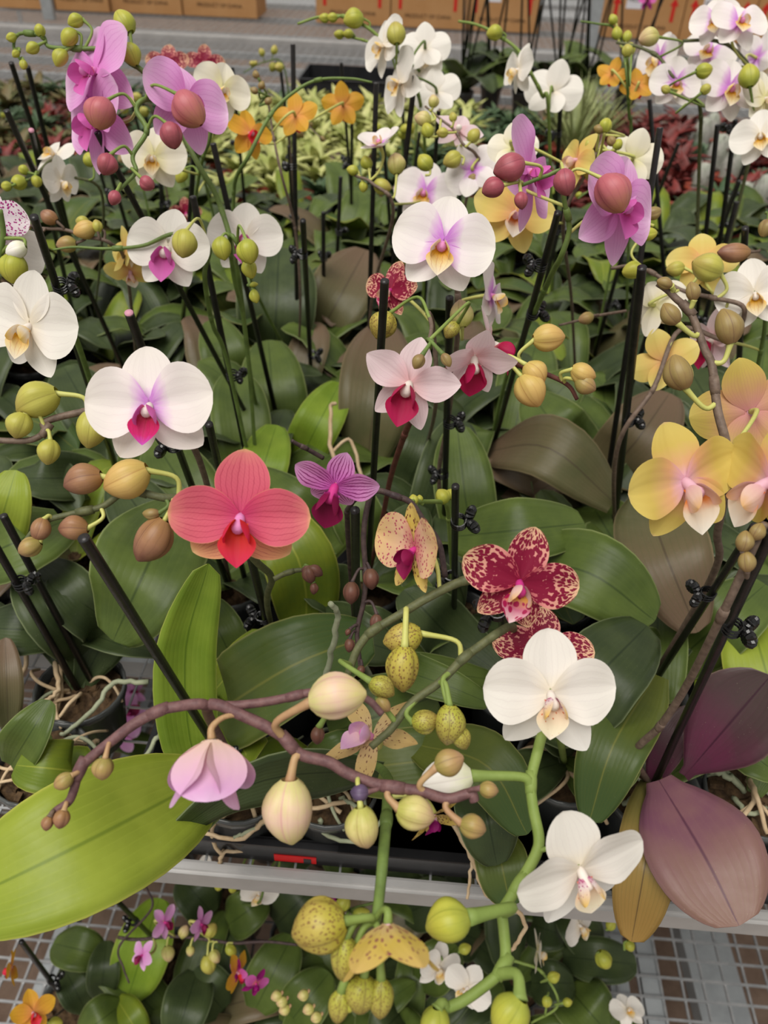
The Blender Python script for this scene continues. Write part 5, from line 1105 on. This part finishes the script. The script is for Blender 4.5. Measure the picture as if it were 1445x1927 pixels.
# loose roots curling in and over the front pots
def pot_roots(key, n, seed):
    P = PLANTS[key]; rr_ = random.Random(seed)
    for k in range(n):
        a = rr_.uniform(0, 6.28); turn = rr_.uniform(-1.4, 1.4); out = rr_.random() < .35
        pts = []
        for i in range(5):
            t = i / 4; q = (.012 + .040 * t) if not out else (.012 + .062 * t)
            z = .100 + .014 * math.sin(math.pi * t) + rr_.uniform(-.003, .004) - (.05 * max(0, t - .7) if out else .012 * t)
            pts.append(Vector((q * math.cos(a + turn * t), q * math.sin(a + turn * t), z)))
        m = MB(); r_ = rr_.uniform(.0018, .003); m.tube(catmull(pts, 5), lambda t: r_ * (1 - .2 * t), 7)
        add('aerial_root', m.build('aerial_root', M[rr_.choice(['root_tan', 'root_tan', 'root_grey'])]), P['root'])
for i, k in enumerate(('A', 'Y', 'T', 'T2', 'E2', 'E', 'W')): pot_roots(k, 11 if k in ('A', 'Y') else 6, 40 + i)
# ================================================================== the rest of the crowd
LOWDET[0] = True
LEAFK = ['L_dark', 'L_dark', 'L_dark', 'L_green', 'L_green', 'L_khaki', 'L_olive', 'L_dark', 'L_yg', 'L_green']
LV = {}
def lvar(mat, v):
    if (mat, v) not in LV:
        rr_ = random.Random(v * 17 + 3); L = rr_.uniform(.15, .21); up = rr_.uniform(.05, .13); dr = rr_.uniform(-.03, .06)
        P_ = [Vector((0, 0, 0)), Vector((L * .3, rr_.uniform(-.01, .01), up * .55)), Vector((L * .68, 0, up)), Vector((L, rr_.uniform(-.02, .02), up - dr * .6))]
        LV[(mat, v)] = leaf_mb(P_, rr_.uniform(.062, .085), Vector((-.15, 0, 1)), .2, .3, 1.05, .5, 9, .0016, .03, v, 4).build('leaf', M[mat])
    return LV[(mat, v)]
spots = [P_['p'] for P_ in PLANTS.values()]
fill = []; rr = random.Random(23); row = 0
for P_ in PLANTS.values():                    # every named plant gets a rosette under its explicit leaves
    if P_['p'].z < -.1: continue
    n_ = 0 if P_['p'].y < .62 else (3 if P_['p'].y < .8 else 5); a0 = rr.uniform(0, 6)
    for k in range(n_):
        o = add('leaf', lvar(rr.choice(LEAFK[:5]), rr.randrange(8)), P_['root'], Matrix.Translation((0, 0, .09)) @ Matrix.Rotation(a0 + k * 2.4, 4, 'Z') @ Matrix.Scale(.72 if n_ == 3 else .95, 4))
yy = YF + .22
while yy < YB - .06:
    half = .52 * (yy * .77 + .55) + .12; x = -half - .12 * yy + (.07 if row % 2 else 0)
    while x < half:
        p = Vector((x + rr.uniform(-.015, .015), yy + rr.uniform(-.012, .012), 0))
        if min((p - q).length for q in spots) > .112: fill.append(p); spots.append(p)
        x += .135
    yy += .135; row += 1
print('FILL', len(fill))
FLB = {0: (0, 'flowerless orchids on the bench', 'leafy potted orchid without stake or flowers %s the %s'), 1: (0, 'flowerless staked orchids on the bench', 'leafy potted orchid with bare black stake, no flowers, %s the %s'), 2: (0, 'orchids in closed bud on the bench', 'staked orchid in small closed buds %s the %s')}
NEARN = dict(A='half-open lilac', F='coral', G='crimson-lipped white', H='big white and dotted', I='magenta-lipped white', J='tall lilac', L='big lilac-hearted white', L2='half-open pale', M='berry-lipped pink', M2='small crimson',
    K='rose-budded lilac', K2='soft yellow', C='magenta striped', B='burgundy', Q1='tiny green-budded', W='drooping white', D='big yellow', E='purple-leaved', N='pale yellow', N2='yellow-lipped white', O='lilac-blushed white', O2='small orange', P='pure white', P2='nodding white',
    P3='pale lilac-tinged', R='orange-yellow', S='cream', S2='dusky red', S3='ragged white', S4='tan-budded', T='double-staked', T2='olive-leaved', Y='spotted yellow')
NEARN = {k_: v_ + ' orchid' for k_, v_ in NEARN.items() if k_ in PLANTS}
def budspike(P_, h, lean, kind, mat):
    root = P_['root']; c = Vector((0, 0, .098)); top = Vector((lean[0], lean[1], h))
    pts = catmull([c, c.lerp(top, .5) + Vector((0, 0, .04)), top, top + Vector((lean[0] * .5 + .03 * (1 if lean[0] > 0 else -1), lean[1] * .3 - .02, .01)), top + Vector((lean[0] * .8 + .07 * (1 if lean[0] > 0 else -1), lean[1] * .5 - .05, -.01))], 6)
    m_ = MB(); m_.tube(pts, lambda t: .0026 - .0014 * t, 7)
    so = add('flower_spike', m_.build('flower_spike', M[mat]), root)
    for k in range(6):
        i = 12 + k * 2
        if i >= len(pts): break
        b = pts[i]; v = Vector((rr.uniform(-.6, .6), rr.uniform(-.6, .2), rr.uniform(-.5, .5))).normalized()
        s = .026 - .0025 * k
        add('bud', bud_mesh(kind, .8, False), so, dir_matrix(b + v * .012, v, s, 0))
        q = MB(); q.tube([b, b + v * .007, b + v * .0135], .0012, 6); add('pedicel', q.build('pedicel', M['stem_lime']), so)
for k, p in enumerate(fill):
    key = 'f%d' % k
    kind = 0
    if p.y > .95: kind = rr.choice([0, 0, 0, 1, 1, 2])
    nk = min(NEARN, key=lambda q: (PLANTS[q]['p'] - p).length); dv = p - PLANTS[nk]['p']
    rel = 'behind' if dv.y > abs(dv.x) else ('in front of' if -dv.y > abs(dv.x) else 'beside')
    P_ = plant(key, FLB[kind][2] % (rel, NEARN[nk]), (p.x, p.y, 'w'), FLB[kind][1])
    n_ = rr.choice([4, 5, 5, 6]); a0 = rr.uniform(0, 6)
    sc_ = rr.uniform(.8, 1.12) if p.y > .8 else .75
    for j in range(n_):
        add('leaf', lvar(rr.choice(LEAFK), rr.randrange(8)), P_['root'], Matrix.Translation((0, 0, .09)) @ Matrix.Rotation(a0 + j * (6.28 / n_) + rr.uniform(-.4, .4), 4, 'Z') @ Matrix.Scale(sc_, 4))
    if kind >= 1:
        top = p + Vector((rr.uniform(-.04, .04), rr.uniform(-.05, .02), rr.uniform(.34, .5) if p.y > 1.2 else rr.uniform(.26, .38)))
        q = PX(top); so = stake(key, q[0], q[1], q[2])
        cz = rr.uniform(.3, .6); c = top.lerp(P_['crown'], cz); cq = PX(c)
        n = (P_['crown'] - top).normalized()
        add('clip', CLIP, so, Matrix.Translation(c - p) @ Matrix.Rotation(rr.uniform(0, 6), 4, 'Z'))
    if kind == 2: budspike(P_, rr.uniform(.36, .50) if p.y > 1.2 else .36, (rr.uniform(-.05, .05), rr.uniform(-.04, .02)), rr.choice(['B_lime', 'B_ygreen', 'B_olive', 'B_gcream']), rr.choice(['stem_green', 'stem_olive', 'stem_brown']))

# ---- potted orchids under bunches of stakes on the far bench
for k, (x, y) in enumerate(((870, 150), (925, 140), (985, 150), (1045, 150), (1100, 145), (1180, 150))):
    p = UZ(x, y + 20, .1)
    P_ = plant('far%d' % k, 'leafy potted orchid with tall dark stakes on the far mesh bench', (p.x, p.y, 'w'), 'staked orchids on the far mesh bench', z0=.0)
    for j in range(6): add('leaf', lvar('L_dark' if j % 2 else 'L_green', j), P_['root'], Matrix.Translation((0, 0, .09)) @ Matrix.Rotation(j * 1.05 + k, 4, 'Z') @ Matrix.Scale(1.35, 4))
    for j in range(5):
        top = p + Vector((rr.uniform(-.14, .14), rr.uniform(-.06, .06), rr.uniform(.5, .7))); q = PX(top); stake('far%d' % k, q[0], q[1], q[2], r=.0045, pot_off=(rr.uniform(-.035, .035), rr.uniform(-.035, .035)))
LOWDET[0] = True; flower('far5', 'mpurp', 1218, 2, 34, 0, 0, 0, d=3.4, seed=2)
q = UZ(665, 172, 0)
o = add('tray', tm); o.location = (q.x, q.y, .001); o.scale = (1, 1, 1.6); add('tray_rim', trm, o); tag(o, 'empty black plastic tray lying on the far mesh bench', 'tray')

# ---- orchids on the low shelf
SZP = SZ + .004
def low(key, label, px, py, group=None):
    p = UZ(px, py, SZP + .1); return plant(key, label, (p.x, p.y, 'w'), group, z0=SZP)
def lleaf(key, mat, b, t, w, zb=.18, zt=.22, **k): leaf(key, mat, b, t, w, zb, zt, crown=False, **k)
low('l1', 'low shelf orchid with small lilac and cream flowers on a long dark spike', 330, 1800)
stem('l1', [(560, 1778, 1.15), (500, 1772), (440, 1775), (390, 1768), (330, 1762), (260, 1768), (222, 1764, 1.2)], .0026, 'stem_dark', to_pot=False)
stake('l1', 215, 1690, 1.18, clips=[(208, 1780, 180)])
for (c, x, y, w, yw, pi, ro_) in (('mpink', 268, 1797, 60, -30, 20, 20), ('mpink', 309, 1735, 66, 60, 10, -30), ('mpink', 378, 1738, 66, 70, 0, 0)): flower('l1', c, x, y, w, yw, pi, ro_, d=1.12, seed=x, att=(x + 20, 1768))
for (k, x, y, l, a) in (('B_ygreen', 398, 1750, 28, 60), ('B_gcream', 316, 1795, 30, 280), ('B_gcream', 346, 1752, 24, 60), ('B_ygreen', 393, 1815, 36, 280), ('B_gcream', 405, 1800, 26, 300), ('B_gcream', 358, 1790, 20, 270), ('B_lime', 435, 1788, 24, 320)): bud('l1', k, x, y, l, a, (x + 4, 1770), .8, ped='y')
stem('l1', [(243, 1850, 1.18), (232, 1820), (225, 1780, 1.19), (285, 1710, 1.18), (275, 1670, 1.2)], .0018, 'stem_dark', to_pot=False)
low('l2', 'low shelf orchid with white flowers and lime buds just under the bench rim', 450, 1700)
stem('l2', [(500, 1650, 1.0), (485, 1700, 1.05)], .002, 'stem_green')
flower('l2', 'white', 488, 1680, 78, 20, -20, 30, d=1.05, seed=5); flower('l2', 'white', 385, 1640, 60, 0, 0, 0, d=1.1, seed=6)
for (x, y, l) in ((372, 1656, 22), (412, 1668, 18), (438, 1672, 18), (520, 1655, 18), (430, 1655, 14), (600, 1660, 16)): bud('l2', 'B_lime', x, y, l, 250, (x, y - 20), .9, ped='l', d=1.08)
low('l3', 'low shelf orchid with purple flowers and green buds on a curling grey root', 560, 1760)
stem('l3', [(740, 1690, 1.0), (700, 1700), (660, 1712), (640, 1730, 1.02)], .0022, 'stem_green')
flower('l3', 'mpurp', 622, 1705, 64, 20, -20, 0, d=1.05, seed=7); flower('l3', 'mpurp', 482, 1850, 60, 40, -10, 30, d=1.08, seed=8); flower('l3', 'mpurp', 448, 1830, 50, -40, 0, 0, d=1.12, seed=9)
bud('l3', 'B_lime', 645, 1698, 34, 60, (645, 1725), .8, ped='l', d=1.0); bud('l3', 'B_lime', 680, 1718, 32, 10, (670, 1712), .75, ped='l', d=1.0); bud('l3', 'B_white', 645, 1732, 30, 70, (650, 1720), .7, ped='l', d=1.02)
for (x, y) in ((520, 1875), (570, 1872), (535, 1900), (580, 1900), (530, 1885), (595, 1915)): bud('l3', 'B_gcream', x, y, 22, 200, (x + 10, y - 10), .9, ped='t', d=1.1)
low('l4', 'low shelf orchid with small white flowers below the lime bud', 830, 1790)
stem('l4', [(830, 1800, 1.1), (850, 1850, 1.15)], .002, 'stem_green')
flower('l4', 'white', 826, 1818, 90, 30, 0, 20, d=1.1, seed=10); flower('l4', 'white', 880, 1858, 96, -30, 0, 30, d=1.05, seed=12)
low('l5', 'low shelf orchid with greenish bud spray and white flower by the mesh end', 1080, 1780)
stem('l5', [(1000, 1925, 1.1), (1050, 1890, 1.08), (1020, 1830), (980, 1812), (965, 1808, 1.1)], .0022, 'stem_lime', to_pot=False)
flower('l5', 'white', 1090, 1740, 90, 40, 0, -20, d=1.05, seed=13); flower('l5', 'cream', 1012, 1790, 80, 80, 0, 10, d=1.1, seed=14); flower('l5', 'white', 1180, 1900, 66, 10, 60, 0, d=1.2, seed=15)
for (x, y, l, a) in ((1042, 1838, 24, 20), (1028, 1885, 22, 260), (1068, 1886, 18, 10), (1136, 1806, 36, 300), (1150, 1740, 22, 60), (875, 1785, 24, 20), (1185, 1780, 22, 300)): bud('l5', 'B_lime', x, y, l, a, (x - 10, y + 8), .85, ped='l', d=1.06)
low('l7', 'low shelf orchid with rose-pink flowers seen through the gap between trays', 330, 1560)
for (x, y, w, yw, d) in ((238, 1345, 90, 20, 1.35), (250, 1305, 60, -20, 1.42), (228, 1385, 70, 0, 1.35), (378, 1030, 70, 0, 1.75)): flower('l7', 'mpink', x, y, w, yw, 10, x, d=d, seed=x)
low('l6', 'low shelf orchid with small orange flowers over the brown floor', 130, 1890)
stem('l6', [(60, 1905, 1.1), (90, 1920, 1.15)], .002, 'stem_brown')
flower('l6', 'orange', 62, 1905, 84, 40, 30, 0, d=1.1, seed=16); flower('l6', 'orange', 22, 1820, 70, -80, 0, 0, d=1.15, seed=17); flower('l6', 'orange', 445, 1830, 80, 70, 0, -20, d=1.12, seed=18); bud('l6', 'B_lime', 105, 1925, 26, 0, (90, 1920), .8, ped='l')
stake('l6', 40, 1772, 1.1, clips=[(85, 1850, 20)], r=.004)
for (key, mat, b, t, w, zb, zt) in (('l1', 'L_green', (200, 1800), (100, 1775), 75, .2, .2), ('l1', 'L_bright', (240, 1880), (300, 1690), 105, .17, .24), ('l1', 'L_dark', (190, 1880), (200, 1770), 60, .17, .22), ('l1', 'L_green', (230, 1890), (150, 1950), 80, .2, .2), ('l1', 'L_yg', (220, 1880), (270, 1960), 60, .2, .18),
    ('l1', 'L_dark', (160, 1900), (120, 1820), 60, .15, .18), ('l3', 'L_dark', (370, 1830), (330, 1960), 90, .2, .2), ('l3', 'L_dark', (420, 1900), (360, 1830), 90, .16, .2), ('l3', 'L_green', (480, 1900), (550, 1760), 95, .16, .22), ('l3', 'L_green', (540, 1930), (620, 1830), 95, .16, .22), ('l2', 'L_dark', (520, 1740), (600, 1660), 100, .16, .22), ('l2', 'L_dark', (400, 1720), (340, 1650), 80, .16, .22), ('l2', 'L_green', (430, 1740), (500, 1690), 80, .16, .2),
    ('l4', 'L_dark', (760, 1720), (860, 1680), 90, .16, .2), ('l4', 'L_green', (790, 1850), (860, 1780), 90, .16, .22), ('l4', 'L_dark', (900, 1770), (830, 1740), 90, .16, .2), ('l4', 'L_dark', (760, 1900), (700, 1960), 90, .16, .2), ('l5', 'L_dark', (1060, 1800), (1198, 1815), 80, .18, .2), ('l5', 'L_green', (1070, 1860), (1140, 1940), 110, .18, .2), ('l5', 'L_dark', (1000, 1850), (1080, 1850), 80, .17, .2), ('l5', 'L_dark', (1000, 1740), (1060, 1760), 80, .17, .2), ('l5', 'L_green', (980, 1900), (940, 1960), 90, .17, .2), ('l5', 'L_dark', (1120, 1790), (1060, 1700), 80, .17, .2)):
    lleaf(key, mat, b, t, w, zb, zt)
rr = random.Random(77); spl = [P_['p'] for P_ in PLANTS.values() if P_['p'].z < -.1]
k = 0
for iy in range(6):
    for ix in range(9):
        p = Vector((-.50 + ix * .125 + (.06 if iy % 2 else 0) + rr.uniform(-.012, .012), .30 + iy * .125, SZP))
        q = PX((p.x, p.y, SZP + .15))
        if q[0] < 190 or q[0] > 1130 or min((p - s).length for s in spl) < .112: continue
        spl.append(p); P_ = plant('ls%d' % k, 'leafy potted orchid without flowers on the low shelf', (p.x, p.y, 'w'), 'flowerless orchids on the low shelf', z0=SZP); k += 1
        for j in range(5): add('leaf', lvar(rr.choice(LEAFK[:6]), rr.randrange(8)), P_['root'], Matrix.Translation((0, 0, .09)) @ Matrix.Rotation(j * 1.26 + rr.uniform(0, 1), 4, 'Z') @ Matrix.Scale(rr.uniform(.7, .95), 4))
PS = [(k_, P_['p']) for k_, P_ in PLANTS.items()]
for i in range(len(PS)):
    for j in range(i):
        if (PS[i][1] - PS[j][1]).length < .098: print('POTS CLOSE', PS[i][0], PS[j][0], round((PS[i][1] - PS[j][1]).length, 3))
